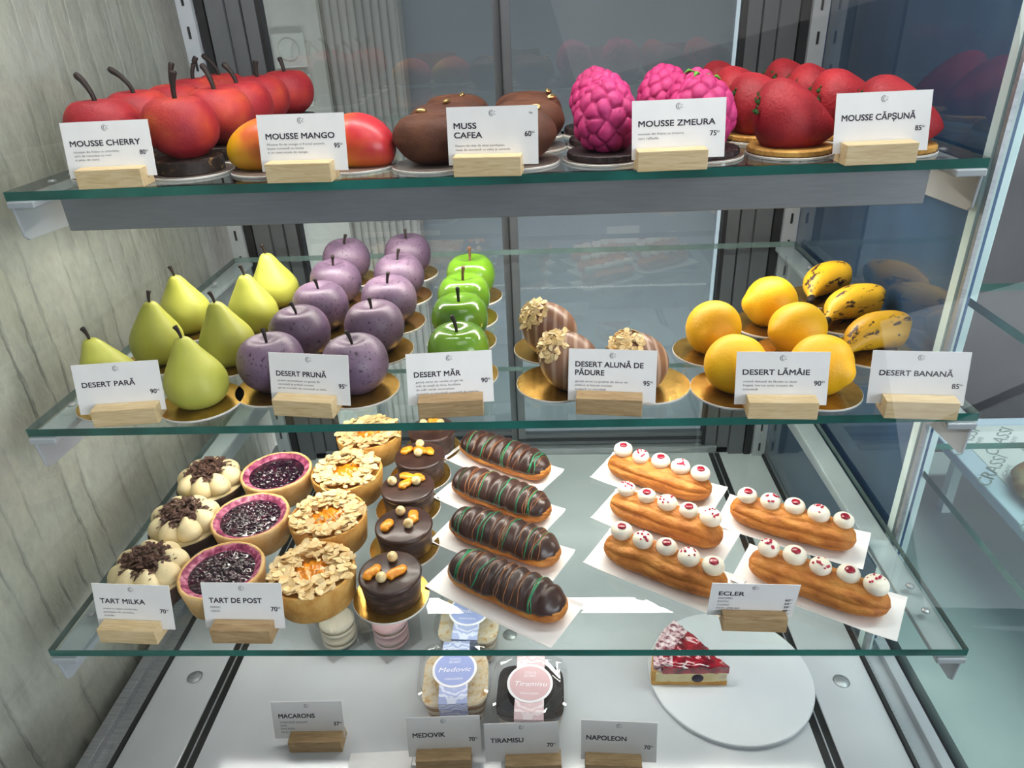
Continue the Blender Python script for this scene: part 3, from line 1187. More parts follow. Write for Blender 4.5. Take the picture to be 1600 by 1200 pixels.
for i, (x, y, rz, lab) in enumerate([(.079, .066, 0, 'front left hazelnut shaped dessert, half behind its price card'),
                                     (.147, .060, .15, 'front right hazelnut shaped dessert, right behind its price card'),
                                     (.060, .146, -.1, 'rear hazelnut shaped dessert standing behind the front pair')]):
    o = make_hazelnut(i + 3)
    o.location = (x, y, Z2 + TH)
    o.rotation_euler.z = rz
    tag(o, lab, 'cake', 'hazelnut shaped desserts')
for x, y, r, lab, zz in ((.068, .073, .0415, 'gold board under the front left hazelnut dessert', 0), (.160, .067, .0425, 'gold board under the front right hazelnut dessert', 0), (.062, .157, .041, 'gold board under the rear hazelnut dessert', 0)):
    board(r, x, y, Z2, lab, GOLD, 'gold boards under the hazelnuts')

# ---- lemons
def make_lemon(seed):
    root = empty('lemon_dessert')
    n = 40
    prof = []
    for i in range(n + 1):
        t = -1 + 2 * i / n
        r = .0292 * max(0, 1 - abs(t) ** 2.3) ** .62
        z = .031 * t
        if t < -.86:
            r = max(r, .0052 * math.sqrt(max(0, 1 - ((-t - .86) / .14) ** 2)) + .0)
            z -= .004 * ((-t - .86) / .14)
        prof.append((0 if i in (0, n) else r, z))
    def fn(p):
        q = Vector((p.z, p.y, p.x))
        d = 1 + .04 * nz(q, 30, seed)
        q = q * d
        return Vector((q.x, q.y, max(q.z, -.0265) + .0265))
    mb = MB()
    mb.lathe(prof, 48, fn)
    mb.f = [q[::-1] for q in mb.f]
    mb.build('dessert_body', LEMON, root)
    return root


for i, (x, y, rz, lab) in enumerate([(.242, .053, 2.3, 'front left yellow lemon dessert beside its price card'),
                                     (.239, .141, 1.3, 'yellow lemon dessert at the left, behind the front left lemon'),
                                     (.320, .211, .15, 'rearmost yellow lemon dessert with its tip to the left'),
                                     (.326, .132, .35, 'middle yellow lemon dessert between front and rear lemons'),
                                     (.322, .047, 2.2, 'front right yellow lemon dessert half behind its price card')]):
    o = make_lemon(i)
    o.location = (x, y, Z2 + TH)
    o.rotation_euler.z = rz
    tag(o, lab, 'cake', 'lemon shaped desserts')
    board(.0415, x, y, Z2, ['gold board under the front left lemon', 'gold board under the lemon at the left behind', 'gold board under the rearmost lemon',
                            'gold board under the middle lemon', 'gold board under the front right lemon'][i], GOLD, 'gold boards under the lemons')

# ---- bananas
def make_banana(seed):
    root = empty('banana_dessert')
    P = spline([(-.040, -.004, .010), (-.030, .000, .014), (-.016, .004, .0185), (.006, .005, .0205), (.024, .000, .0205), (.034, -.006, .0195), (.0375, -.009, .0185)], 6)
    n = len(P)
    R = []
    for i in range(n):
        t = i / (n - 1)
        R.append(.004 + .0175 * math.sin(min(1, t / .55) * PI / 2) ** 1.5 if t < .6 else .0215 * math.sqrt(max(.01, 1 - ((t - .6) / .41) ** 2.6)))
    mb = MB().tube(P, R, 28, flat=.92)
    mb.v = [(x, y, max(z, 0)) for x, y, z in mb.v]
    mb.build('dessert_body', BANANA, root)
    t = MB().tube([(-.039, -.004, .010), (-.046, -.007, .0095), (-.0495, -.008, .0095)], [.0046, .0034, .0042], 12)
    t.build('stem_tip', STEMDARK, root)
    return root


for i, (x, y, rz, lab) in enumerate([(.407, .130, .45, 'front yellow banana dessert with brown streaks'),
                                     (.415, .214, .45, 'middle yellow banana dessert with brown streaks'),
                                     (.412, .293, .75, 'rear yellow banana dessert, partly behind a lemon')]):
    o = make_banana(i)
    o.location = (x, y, Z2 + TH)
    o.rotation_euler.z = rz
    tag(o, lab, 'cake', 'banana shaped desserts')
    board(.0415, min(x, .4095), y, Z2, 'gold board under the ' + ('front', 'middle', 'rear')[i] + ' banana', GOLD, 'gold boards under the bananas')

# ------------------------------------------------------------------ lowest shelf
# ---- piped cream tarts
def make_cream_tart(seed):
    root = empty('cream_tart')
    rnd = random.Random(seed)
    mb = MB()
    R = .043
    wob = lambda p: Vector((p.x * (1 + .012 * nz(p, 120, seed)), p.y * (1 + .012 * nz(p, 120, seed)), p.z + .0007 * nz(p, 120, seed + 1)))
    mb.lathe([(0, 0), (R * .94, 0), (R * .97, .001), (R, .019), (R * .985, .0198), (R * .95, .019), (R * .93, .0165), (0, .0165)], 72, wob)
    mb.build('tart_shell', DARKCRUST, root, True, angle=50)
    MB().lathe([(R * .94, .017), (R * .93, .0205), (R * .5, .0225), (0, .0225)], 48, wob).build('cream_filling', CREAM, root)
    for k in range(8):
        a = 2 * PI * k / 8 + .2 + seed
        s = rnd.uniform(.94, 1.06)
        P = [(0, 0), (.0118, .0005), (.0147, .006), (.0142, .012), (.0112, .018), (.0064, .0225), (.0025, .0255), (0, .0268)]
        pr = [(max(0, q.x), q.y) for q in spline([(u, w, 0) for u, w in P], 3)]
        pr[0] = (0, 0)
        pr[-1] = (0, .0268)
        M = rot(z=a, y=-.30, loc=(.0292 * math.cos(a), .0292 * math.sin(a), .0195), sc=(s, s * .95, s))
        d = MB()
        d.lathe(pr, 24, lambda p: p * (1 + .03 * nz(p, 90, k + seed)))
        d.v = [tuple(M @ Vector(p)) for p in d.v]
        d.build('cream_dollop', CREAM, root)
    sh = MB()
    for k in range(190):
        r = .027 * math.sqrt(rnd.random())
        a = rnd.uniform(0, 2 * PI)
        z = .037 + .014 * (1 - (r / .027) ** 2) * rnd.random() + .003
        c = Vector((r * math.cos(a), r * math.sin(a), z))
        d = Vector((rnd.uniform(-1, 1), rnd.uniform(-1, 1), rnd.uniform(-.45, .45))).normalized() * rnd.uniform(.005, .0105)
        bz = Vector((rnd.uniform(-1, 1), rnd.uniform(-1, 1), rnd.uniform(0, 1))) * .0022
        sh.tube([c - d * .5, c + bz, c + d * .5], [.0016, .0021, .0011], 5, flat=.28)
    for k in range(10):
        a = rnd.uniform(0, 2 * PI)
        r = rnd.uniform(.026, .034)
        c = Vector((r * math.cos(a), r * math.sin(a), .0400 - (r - .026) * .2))
        sh.tube([c, c + Vector((.003, .001, .001))], [.0014, .0009], 5, flat=.3)
    sh.add([(.02 * math.cos(t), .02 * math.sin(t), .036) for t in [2 * PI * k / 20 for k in range(20)]] + [(0, 0, .043)], [(k, (k + 1) % 20, 20) for k in range(20)])
    o = sh.build('chocolate_shavings', SHAVING, root, False)
    o['kind'] = 'stuff'
    return root


for i, (x, y, w) in enumerate([(-.383, .004, 'front'), (-.381, .088, 'middle'), (-.386, .174, 'rear')]):
    o = make_cream_tart(i + 1)
    o.location = (x, y, Z3)
    tag(o, f'{w} dark crusted tart with piped cream and chocolate shavings', 'tart', 'piped cream tarts')

# ---- berry tarts
def make_berry_tart(seed):
    root = empty('berry_tart')
    R = .0455
    def wob(p):
        a = math.atan2(p.y, p.x)
        k = 1 + .018 * nz((math.cos(a), math.sin(a), 0), 1.8, seed) + .006 * nz(p, 150, seed)
        return Vector((p.x * k, p.y * k, p.z + .0012 * nz((math.cos(a) * 2, math.sin(a) * 2, p.z), 1.5, seed + 4)))
    MB().lathe([(0, 0), (R * .86, 0), (R * .89, .001), (R * .97, .024), (R, .0325), (R * .985, .0355), (R * .94, .0362), (R * .90, .0345), (R * .88, .030)], 80, wob).build('tart_shell', PALECRUST, root, True)
    MB().lathe([(R * .925, .0352), (R * .87, .0352), (R * .80, .0322), (R * .74, .0308)], 80,
               lambda p: wob(Vector((p.x, p.y, p.z + .0010 * nz(p, 260, seed))))).build('stained_rim', PINKRIM, root)
    def lump(p):
        d = p.xy.length / (R * .76)
        q = wob(p)
        if d < .98:
            cell = noise.voronoi(Vector((p.x, p.y, seed)) * 165)[0]
            q.z += .0036 * (1 - min(1, cell[0] * 1.3)) * (1 - d ** 4)
        return q
    prof = [(R * .76 * (1 - k / 26), .0315 + .0008 * (k / 26)) for k in range(26)] + [(0, .0323)]
    MB().lathe(prof, 96, lump).build('berry_filling', JAM, root)
    return root


for i, (x, y, w) in enumerate([(-.296, -.006, 'front'), (-.298, .086, 'middle'), (-.297, .178, 'rear')]):
    o = make_berry_tart(i + 1)
    o.location = (x, y, Z3)
    o.rotation_euler.z = i * 1.9
    tag(o, f'{w} round tart filled with dark berry jam', 'tart', 'berry tarts')

# ---- peach and almond tarts
def make_almond_tart(seed):
    root = empty('almond_tart')
    R = .0455
    rnd = random.Random(seed * 5)
    def wob(p):
        a = math.atan2(p.y, p.x)
        k = 1 + .015 * nz((math.cos(a), math.sin(a), 0), 1.8, seed) + .005 * nz(p, 150, seed)
        return Vector((p.x * k, p.y * k, p.z + .001 * nz((math.cos(a) * 2, math.sin(a) * 2, p.z), 1.5, seed + 4)))
    MB().lathe([(0, 0), (R * .88, 0), (R * .91, .001), (R * .98, .024), (R, .0350), (R * .985, .0372), (R * .94, .0376), (R * .91, .0355), (R * .88, .032), (0, .032)], 80, wob).build('tart_shell', CRUST, root, True, angle=60)
    prof = [(.024 * (1 - k / 12), .0325 + .005 * math.sin(k / 12 * PI / 2)) for k in range(12)] + [(0, .0375)]
    MB().lathe(prof, 60, lambda p: Vector((p.x * 1.15, p.y * .85, p.z + .0012 * math.sin(p.x * 900) + .001 * nz(p, 200, seed)))).build('peach_half', PEACH, root)
    fl = MB()
    for k in range(210):
        a = rnd.uniform(0, 2 * PI)
        r = rnd.uniform(.020, .0425)
        hgt = .0375 + .006 * math.sin(max(0, min(1, (r - .019) / .026)) * PI) * rnd.random()
        nn = Vector((rnd.uniform(-.45, .45), rnd.uniform(-.45, .45), 1))
        flake(fl, (r * math.cos(a), r * math.sin(a), hgt), nn, rnd.uniform(.0040, .0074), rnd, th=.0006)
    for k in range(14):
        a = rnd.uniform(0, 2 * PI)
        r = rnd.uniform(.008, .022)
        flake(fl, (r * math.cos(a), r * math.sin(a), .0395), (rnd.uniform(-1, 1), rnd.uniform(-1, 1), .8), rnd.uniform(.002, .004), rnd, th=.0006)
    o = fl.build('almond_flakes', ALMOND, root, False)
    o['kind'] = 'stuff'
    return root


for i, (x, y, w) in enumerate([(-.196, -.009, 'front'), (-.203, .083, 'second from front'), (-.203, .175, 'third from front'), (-.194, .267, 'rearmost')]):
    o = make_almond_tart(i + 1)
    o.location = (x, y, Z3)
    o.rotation_euler.z = .4 + i * .3
    tag(o, f'{w} peach tart ringed with flaked almonds', 'tart', 'peach and almond tarts')

# ---- chocolate cakes
def make_choc_cake(seed, aps, nuts):
    root = empty('chocolate_cake')
    R = .0335
    def wob(p):
        k = 1 + .016 * nz(p, 45, seed) + .012 * nz(p, 160, seed + 1)
        return Vector((p.x * k, p.y * k, p.z))
    MB().lathe([(0, 0), (R * .88, 0), (R * .90, .001), (R * .93, .014), (R * .97, .026), (R * .96, .0285)], 64, wob).build('cake_side', CHOCSIDE, root, True)
    MB().lathe([(R * .95, .0255), (R * .99, .0265), (R * 1.0, .029), (R * .98, .031), (R * .92, .0318), (0, .0320)], 64,
               lambda p: Vector((p.x * (1 + .01 * nz(p, 90, seed)), p.y * (1 + .01 * nz(p, 90, seed)), p.z + .0006 * nz(p, 70, seed)))).build('chocolate_top', CHOC, root, True)
    for x, y, a, ln in aps:
        P = spline([(-ln / 2, 0, .0345), (-ln / 5, .0012, .0355), (ln / 5, -.0012, .0352), (ln / 2, .0006, .0345)], 4)
        n = len(P)
        t = MB().tube(P, [.0026 + .0036 * math.sin(PI * (.08 + .84 * k / (n - 1))) ** .6 for k in range(n)], 12, flat=.6)
        M = rot(z=a, loc=(x, y, -.0002))
        t.v = [tuple(M @ (Vector(p) * 1) + Vector((.0006 * nz(p, 300, seed), .0006 * nz(p, 300, 2), 0))) for p in t.v]
        t.build('apricot_piece', APRICOT, root)
    for x, y in nuts:
        t = MB()
        pr = [(0, -.0055)] + [(.0058 * math.cos(q) ** .85, .0058 * math.sin(q) + (.0014 if q > 1.2 else 0)) for q in [-PI / 2 + PI * k / 14 for k in range(1, 14)]] + [(0, .0075)]
        t.lathe(pr, 22, lambda p: p * (1 + .05 * nz(p, 220, seed)))
        M = rot(x=.6, y=.4 * (x > 0), loc=(x, y, .0372))
        t.v = [tuple(M @ Vector(p)) for p in t.v]
        t.build('hazelnut', NUT, root)
    return root


deco = [([(-.018, -.004, 1.2, .021), (.008, -.004, .9, .022)], [(.000, .017), (-.006, -.014)]),
        ([(-.018, -.006, 1.5, .017), (.010, .010, -1.1, .018)], [(-.006, .017), (.007, -.006)]),
        ([(-.002, .015, -.1, .020), (.013, .013, -.1, .014), (-.002, .000, 1.2, .018)], [(-.019, .003), (.011, .003)]),
        ([(-.018, .006, 1.2, .016), (.001, .006, -.2, .020), (.013, .003, -.5, .014)], [(-.002, .018), (-.001, -.003)]),
        ([(.004, .014, .0, .022), (.000, .002, 1.3, .014)], [(-.012, .006), (.012, .006)])]
for i, (x, y) in enumerate([(-.112, -.010), (-.111, .069), (-.119, .143), (-.114, .213), (-.107, .279)]):
    w = ords(5)[i]
    o = make_choc_cake(i + 1, *deco[i])
    o.location = (x, y, Z3 + TH)
    tag(o, f'{w} round chocolate cake with apricot pieces and hazelnuts', 'cake', 'small chocolate cakes')
    board(.041, x - .002, y - .001, Z3, f'round gold board under the {w} chocolate cake', GOLD, 'gold boards under the chocolate cakes')

# ---- eclairs
L_ = .0725


def choux(mb, seed, h=.030, wid=.0225, L=L_):
    n, sg = 60, 88
    v, f = [], []
    for i in range(n + 1):
        t = -1 + 2 * i / n
        e = max(.0, 1 - abs(t) ** 5.0) ** .5
        x = L * t
        for k in range(sg):
            a = 2 * PI * k / sg
            rr = e * (1 + (.15 if math.sin(a) > -.5 else .06) * (abs(math.sin(4.5 * a + .8 * nz((x, 0, 0), 22, seed))) ** .6 - .6) + .08 * nz((x * .3, math.cos(a) * .02, math.sin(a) * .02), 110, seed) + .03 * nz((x, math.cos(a) * .02, math.sin(a) * .02), 240, seed))
            y = wid * rr * math.cos(a)
            z = h * .5 * (1 + rr * math.sin(a) * (1 if math.sin(a) > 0 else .97))
            z = h * .5 + (z - h * .5)
            v.append((x, y + .0015 * nz((x, 0, 0), 30, seed), max(0, z - .0022)))
    for i in range(n):
        for k in range(sg):
            k2 = (k + 1) % sg
            f.append((i * sg + k, (i + 1) * sg + k, (i + 1) * sg + k2, i * sg + k2))
    f.append(tuple(range(sg)))
    f.append(tuple(range((n + 1) * sg - 1, n * sg - 1, -1)))
    mb.add(v, f)
    return mb


def glaze_pt(x, a, seed, h=.0350, wid=.0242):
    t = x / (L_ * .965)
    e = max(0, 1 - abs(t) ** 5) ** .5
    k = 1 + .075 * math.cos(x * 430 + .9 * math.sin(a) + 2.2 * nz((x, 0, 0), 28, seed + 9)) * math.sin(a) * 1.2 + .03 * nz((x, a * .01, 0), 60, seed)
    return Vector((x, wid * e * k * math.cos(a), .0155 + (h - .0135) * e * k * math.sin(a)))


def make_dark_eclair(seed):
    root = empty('chocolate_eclair')
    choux(MB(), seed, .031, .0228).build('choux_shell', CHOUX, root)
    n, sg = 110, 26
    v, f = [], []
    for i in range(n + 1):
        x = L_ * .965 * (-1 + 2 * i / n)
        lo = .06 + .2 * nz((x, 0, 0), 50, seed) + .12 * nz((x, 0, 0), 130, seed)
        for k in range(sg + 1):
            a = lo + (PI - 2 * lo) * k / sg
            v.append(glaze_pt(x, a, seed))
    for i in range(n):
        for k in range(sg):
            q = i * (sg + 1) + k
            f.append((q, q + sg + 1, q + sg + 2, q + 1))
    mb = MB()
    mb.add(v, f)
    g = mb.build('chocolate_glaze', CHOC, root)
    sd = g.modifiers.new('thickness', 'SOLIDIFY')
    sd.thickness = .0012
    sd.offset = 0
    rnd = random.Random(seed)
    for nm, mt, cnt, rad in (('green_drizzle', DRIZZLEGREEN, 8, .00048), ('caramel_drizzle', DRIZZLETAN, 10, .00026)):
        d = MB()
        for k in range(cnt):
            x0 = rnd.uniform(-.9, .9) * L_ * .93
            if nm[0] == 'g':
                x0 = (rnd.choice((-.75, -.28, .2, .55, .8)) + rnd.uniform(-.06, .06)) * L_ * .93
            sl = rnd.uniform(-.010, .010)
            P = []
            for j in range(15):
                a = .12 + (PI - .24) * j / 14
                x = max(-L_ * .94, min(L_ * .94, x0 + sl * (j / 14 - .5) + .0008 * math.sin(j * 1.1 + k)))
                q = glaze_pt(x, a, seed)
                c = Vector((x, 0, .015))
                P.append(q + (q - c).normalized() * .0008)
            d.tube(P, rad * rnd.uniform(.8, 1.9 if nm[0] == 'g' else 1.3), 6, flat=.6)
        d.build(nm, mt, root)
    return root


def paper_tray(x, y, rz, z, w, d, label):
    mb = MB()
    n = 12
    v, f = [], []
    for j, yy in enumerate((-d / 2, -d / 2 + .004, d / 2 - .004, d / 2)):
        for i in range(n + 1):
            xx = -w / 2 + w * i / n
            zz = .0005 + (.0022 if j in (0, 3) else 0) + .0022 * max(0, abs(2 * i / n - 1) - .72) * 3.0
            v.append((xx, yy, zz))
    for j in range(3):
        for i in range(n):
            a = j * (n + 1) + i
            f.append((a, a + 1, a + n + 2, a + n + 1))
    mb.add(v, f)
    o = mb.build('paper_tray', PAPER, None, False)
    s = o.modifiers.new('thickness', 'SOLIDIFY')
    s.thickness = .0005
    s.offset = 1
    o.location = (x, y, z)
    o.rotation_euler.z = rz
    return tag(o, label, 'paper tray', 'white paper trays under the eclairs')


D2R = PI / 180
for i, (x, y, a) in enumerate([(.010, -.013, -31), (.004, .066, -28), (-.004, .146, -31.5), (-.003, .234, -33)]):
    w = ords(4)[i]
    o = make_dark_eclair(i + 1)
    o.location = (x, y, Z3 + .0014)
    o.rotation_euler.z = a * D2R
    tag(o, f'{w} chocolate glazed eclair with green and caramel drizzle', 'eclair', 'chocolate glazed eclairs')
    paper_tray(x - .004, y - .001, (a - 1) * D2R, Z3, .160, .068, f'white paper tray under the {w} chocolate glazed eclair')


def make_cream_eclair(seed):
    root = empty('cream_eclair')
    choux(MB(), seed + 20, .034, .0215, .070).build('choux_shell', CHOUX, root)
    rnd = random.Random(seed)
    for k in range(5):
        x = -.052 + .0262 * k
        pr = [(q.x, q.y) for q in spline([(0, 0, 0), (.0085, 0, 0), (.0112, .0045, 0), (.0106, .0095, 0), (.0072, .0130, 0), (.003, .0142, 0), (0, .0143, 0)], 4)]
        pr[0] = (0, 0)
        pr[-1] = (0, .0143)
        jelly = (k + seed) % 2 == 0
        s = rnd.uniform(.95, 1.08)
        d = MB()
        d.lathe(pr, 28, lambda p: Vector((p.x * s * (1 + .04 * nz(p, 120, k)), p.y * s * (1 + .04 * nz(p, 120, k)), p.z * s)))
        M = rot(loc=(x, .003 + rnd.uniform(-.002, .002), .0292))
        d.v = [tuple(M @ Vector(p)) for p in d.v]
        dl = d.build('cream_dollop', WHITECREAM, root)
        c = MB()
        if jelly:
            c.lathe([(0, .0150), (.003, .0150), (.0046, .0144), (.0052, .0132), (.0048, .0122)][::-1], 20, lambda p: Vector((p.x * (1 + .1 * nz(p, 300, k)) + .0006, p.y * (1 + .1 * nz(p, 300, k)) - .002, p.z * s + .0002)), M=M)
            c.build('raspberry_jelly', JELLY, dl)
        else:
            for q in range(11):
                a = rnd.uniform(0, 2 * PI)
                r = .0085 * math.sqrt(rnd.random())
                z = .0152 - .0034 * (r / .0085) ** 2
                t = rnd.uniform(.0010, .0020)
                c.lathe([(0, -t), (t, 0), (0, t * 1.3)], 5, M=M @ rot(x=a, z=a, loc=(r * math.cos(a), r * math.sin(a) - .001, z * s)))
            cc = c.build('raspberry_crumbs', CRUMB, dl, False)
            cc['kind'] = 'stuff'
    return root


for i, (x, y, a, wx, lab) in enumerate([(.180, .019, -31, .155, 'front cream topped eclair of the left row of three'), (.193, .096, -32, .155, 'middle cream topped eclair of the left row of three'),
                                        (.198, .182, -31, .155, 'rear cream topped eclair of the left row of three'),
                                        (.333, -.010, -31, .155, 'front right cream topped eclair, biggest and nearest'), (.336, .086, -28, .155, 'rear right cream topped eclair near the shelf edge')]):
    o = make_cream_eclair(i)
    o.location = (x, y, Z3 + .0014)
    o.rotation_euler.z = a * D2R
    tag(o, lab, 'eclair', 'cream topped eclairs')
    paper_tray(x + (.003 if i > 2 else .0), y + .003, (a - .5) * D2R, Z3, .162, .068, 'white paper tray under the ' + lab.split(',')[0])

# ---- empty clear lidded box behind the last peach tart
def rsq(w, n=48, k=.22):
    """rounded square outline of width w"""
    out = []
    for i in range(n):
        a = 2 * PI * i / n
        c, s = math.cos(a), math.sin(a)
        r = 1 / (abs(c) ** 5 + abs(s) ** 5) ** .2
        out.append((w / 2 * r * c, w / 2 * r * s))
    return out


def sq_lathe(mb, rings, n=48, mi=0, cap0=True, cap1=True, M=None):
    v, f = [], []
    for w, z in rings:
        v += [(x, y, z) for x, y in rsq(w, n)]
    for i in range(len(rings) - 1):
        for k in range(n):
            k2 = (k + 1) % n
            f.append((i * n + k, i * n + k2, (i + 1) * n + k2, (i + 1) * n + k))
    if cap0:
        f.append(tuple(range(n - 1, -1, -1)))
    if cap1:
        f.append(tuple(range((len(rings) - 1) * n, len(rings) * n)))
    return mb.add(v, f, mi, M)


cb = empty('clear_plastic_box', (-.232, .352, Z3))
sq_lathe(MB(), [(.070, 0), (.076, .004), (.084, .050)], cap1=False).build('box_body', PLASTIC, cb, True, angle=40)
sq_lathe(MB(), [(.088, .0505), (.088, .056), (.080, .058)], cap0=False).build('box_lid', PLASTIC, cb, True, angle=40)
tag(cb, 'empty clear plastic box behind the rearmost peach tart', 'box')

# ------------------------------------------------------------------ deck
CRUMBTOP = mat('crumbed_cream_top', [(.40, 'efe3cc'), (.55, 'ead4a8'), (.66, 'd19a4c'), (.75, 'a8672c')], 110, 5, rough=.7, bump=.6, bscale=300)
COCOATOP = mat('cocoa_powder_top', [(.3, '1f1614'), (.7, '30231f')], 80, rough=.8, bump=.3)
HONEYSIDE = None


def layer_mat(name, a, b_, k):
    t = NT(name)
    v = t.coord((1, 1, 1), False)
    w = t.n('ShaderNodeTexWave', wave_type='BANDS', bands_direction='Z')
    w.inputs['Scale'].default_value = k
    w.inputs['Distortion'].default_value = 1.4
    w.inputs['Detail'].default_value = 2
    w.inputs['Detail Scale'].default_value = 4
    t.l(v, w.inputs['Vector'])
    t.principled(t.ramp(w.outputs['Fac'], [(.42, a), (.58, b_)]), .6)
    return t.m


HONEY = layer_mat('honey_cake_layers', 'b08350', 'e8dcc6', 24)
TIRA = layer_mat('tiramisu_layers', 'efe8da', 'e4d7c2', 20)
BLUELAB = mat('periwinkle_label', [(.3, '9aa8da'), (.7, 'a4b1e0')], 40, rough=.5)
PINKLAB = mat('dusty_pink_label', [(.3, 'd6b0b4'), (.7, 'dcb9bc')], 40, rough=.5)
WHITELAB = mat('white_label', [(.3, 'f2f0f2'), (.7, 'f8f6f8')], 40, rough=.5)


def lace(name, a, c):
    t = NT(name)
    w = t.n('ShaderNodeTexWave', wave_type='RINGS', rings_direction='SPHERICAL')
    w.inputs['Scale'].default_value = 70
    w.inputs['Distortion'].default_value = 9
    w.inputs['Detail'].default_value = 1
    w.inputs['Detail Scale'].default_value = 1.2
    t.l(t.coord((1, 1, 1), False), w.inputs['Vector'])
    t.principled(t.ramp(w.outputs['Fac'], [(.5, a), (.62, c)]), .5)
    return t.m


BLUELACE = lace('blue_lace_band', 'aab4dc', 'd9def0')
PINKLACE = lace('pink_lace_band', 'e0c2c6', 'f0e0e2')


def dessert_box(x, y, rz, kind, label):
    root = empty('dessert_box', (x, y, ZD), rz)
    w0, w1, h = .068, .084, .056
    sq_lathe(MB(), [(w0 - .004, 0), (w0, .003), (w1, h)], cap1=False).build('box_body', PLASTIC, root, True, angle=40)
    sq_lathe(MB(), [(w1 + .003, h - .004), (w1 + .0035, h + .002), (w1 + .001, h + .0045), (w1 - .006, h + .0055), (w1 - .009, h + .0040)], cap0=False).build('box_lid', PLASTIC, root, True, angle=40)
    k = lambda z: w0 + (w1 - w0) * z / h - .003
    d = MB()
    sq_lathe(d, [(k(.002), .002), (k(.018), .018), (k(.034), .034), (k(.046), .046)], cap1=False)
    n = 48
    top = rsq(k(.046))
    base = len(d.v)
    for q in range(7):
        s = 1 - q / 7
        d.v += [(a * s, b_ * s, .046 + .0012 * nz((a * s, b_ * s, 0), 90, 3) * (q > 0)) for a, b_ in top]
    d.v.append((0, 0, .046))
    for q in range(6):
        for j in range(n):
            j2 = (j + 1) % n
            d.f.append([base + q * n + j, base + q * n + j2, base + (q + 1) * n + j2, base + (q + 1) * n + j])
            d.mi.append(1)
    for j in range(n):
        d.f.append([base + 6 * n + j, base + 6 * n + (j + 1) % n, base + 7 * n])
        d.mi.append(1)
    d.build('layered_dessert', [HONEY if kind == 'medovik' else TIRA, CRUMBTOP if kind == 'medovik' else COCOATOP], root, True, angle=50)
    # paper band over the lid, with its round label
    bw = .0165
    zt = h + .0062
    P = [(-w0 / 2 - .0035, .006), (-w1 / 2 - .0028, h - .006), (-w1 / 2 - .0030, h + .003), (-w1 / 2 + .004, zt), (w1 / 2 - .004, zt), (w1 / 2 + .0030, h + .003), (w1 / 2 + .0028, h - .006), (w0 / 2 + .0035, .006)]
    bd = MB()
    v = [(s * bw, a, b_) for a, b_ in P for s in (-1, 1)]
    bd.add(v, [(2 * i, 2 * i + 1, 2 * i + 3, 2 * i + 2) for i in range(len(P) - 1)])
    o = bd.build('paper_band', BLUELACE if kind == 'medovik' else PINKLACE, root, False)
    sd = o.modifiers.new('thickness', 'SOLIDIFY')
    sd.thickness = .0003
    sd.offset = 1
    l = MB()
    l.lathe([(.0265, zt + .0004), (.0265, zt + .0008), (0, zt + .0008)], 48)
    l.lathe([(.0235, zt + .0008), (.0235, zt + .0011), (0, zt + .0011)], 48, mi=1)
    lab = l.build('round_label', [WHITELAB, BLUELAB if kind == 'medovik' else PINKLAB], root, False)
    tx = MB()
    M = Matrix.Translation((0, 0, zt + .0013))
    lettering(tx, 'COCO', 0, .0125, .0032, align='C', M=M)
    lettering(tx, 'SECRET', 0, .0080, .0032, align='C', M=M)
    lettering(tx, 'Medovic' if kind == 'medovik' else 'Tiramisu', 0, -.0045, .0068, width=.038, align='C', M=M, slant=.3)
    lettering(tx, 'NIAGARA', 0, -.0160, .0030, align='C', M=M, sx=1.2)
    tx.build('label_lettering', WHITELAB, lab, False)
    tag(root, label, 'dessert box', 'clear boxes of layered dessert')
    return root


dessert_box(-.059, .010, .05, 'medovik', 'clear box of crumbed cream dessert with blue label, front of two')
dessert_box(-.050, .103, -.05, 'medovik', 'clear box of crumbed cream dessert with blue label, behind the other blue one')
dessert_box(.031, -.010, -.02, 'tiramisu', 'clear box of dark cocoa topped dessert with pink label')


# ---- two clear boxes turned on their corners, each with a round sweet
def macaron_box(x, y, rz, col, label):
    root = empty('macaron_box', (x, y, ZD), rz)
    b_ = MB()
    w, h, t = .058, .048, .0012
    for s in (-1, 1):
        b_.box((s * w / 2, 0, h / 2), (t, w, h))
        b_.box((0, s * w / 2, h / 2), (w - t, t, h))
    b_.box((0, 0, t / 2), (w - t, w - t, t))
    b_.box((0, 0, h + t / 2), (w + t, w + t, t))
    b_.build('clear_box', PLASTIC, root, False)
    mt = mat('macaron_shell_' + col, [(.3, {'cream': 'e8dcc4', 'pink': 'e2b6bc'}[col]), (.7, {'cream': 'f2e9d6', 'pink': 'edc8cc'}[col])], 60, rough=.5, bump=.1)
    for k in range(2):
        z = .0015 + k * .021
        q = MB()
        q.lathe([(0, z), (.019, z), (.0235, z + .004), (.0235, z + .007), (.022, z + .008)], 36)
        q.lathe([(.021, z + .008), (.0215, z + .0115)], 36, mi=1)
        q.lathe([(.022, z + .0115), (.0235, z + .0125), (.0235, z + .0155), (.019, z + .0195), (0, z + .0205)], 36)
        q.build('macaron', [mt, CREAM], root, True)
    tag(root, label, 'macaron box', 'clear macaron boxes on the deck')


macaron_box(-.232, .112, PI / 4, 'cream', 'clear square box with pale cream macarons, under the front peach tart')
macaron_box(-.160, .111, PI / 4, 'pink', 'clear square box with pink macarons, under the front chocolate cake')

# ---- round white board with the last slice of berry cheesecake
rb = MB()
RBX, RBY, RBR = .279, .052, .1005
rb.lathe([(0, 0), (RBR - .001, 0), (RBR, .001), (RBR, .005), (RBR - .001, .006), (0, .006)], 96)
o = rb.build('cake_board', mat('white_laminate_board', [(.3, 'd9dfe4'), (.7, 'e2e7ea')], 10, rough=.22, coat=.2), None, True, angle=35)
o.location = (RBX, RBY, ZD)
tag(o, 'large round white board with a cheesecake slice on its left', 'cake board')

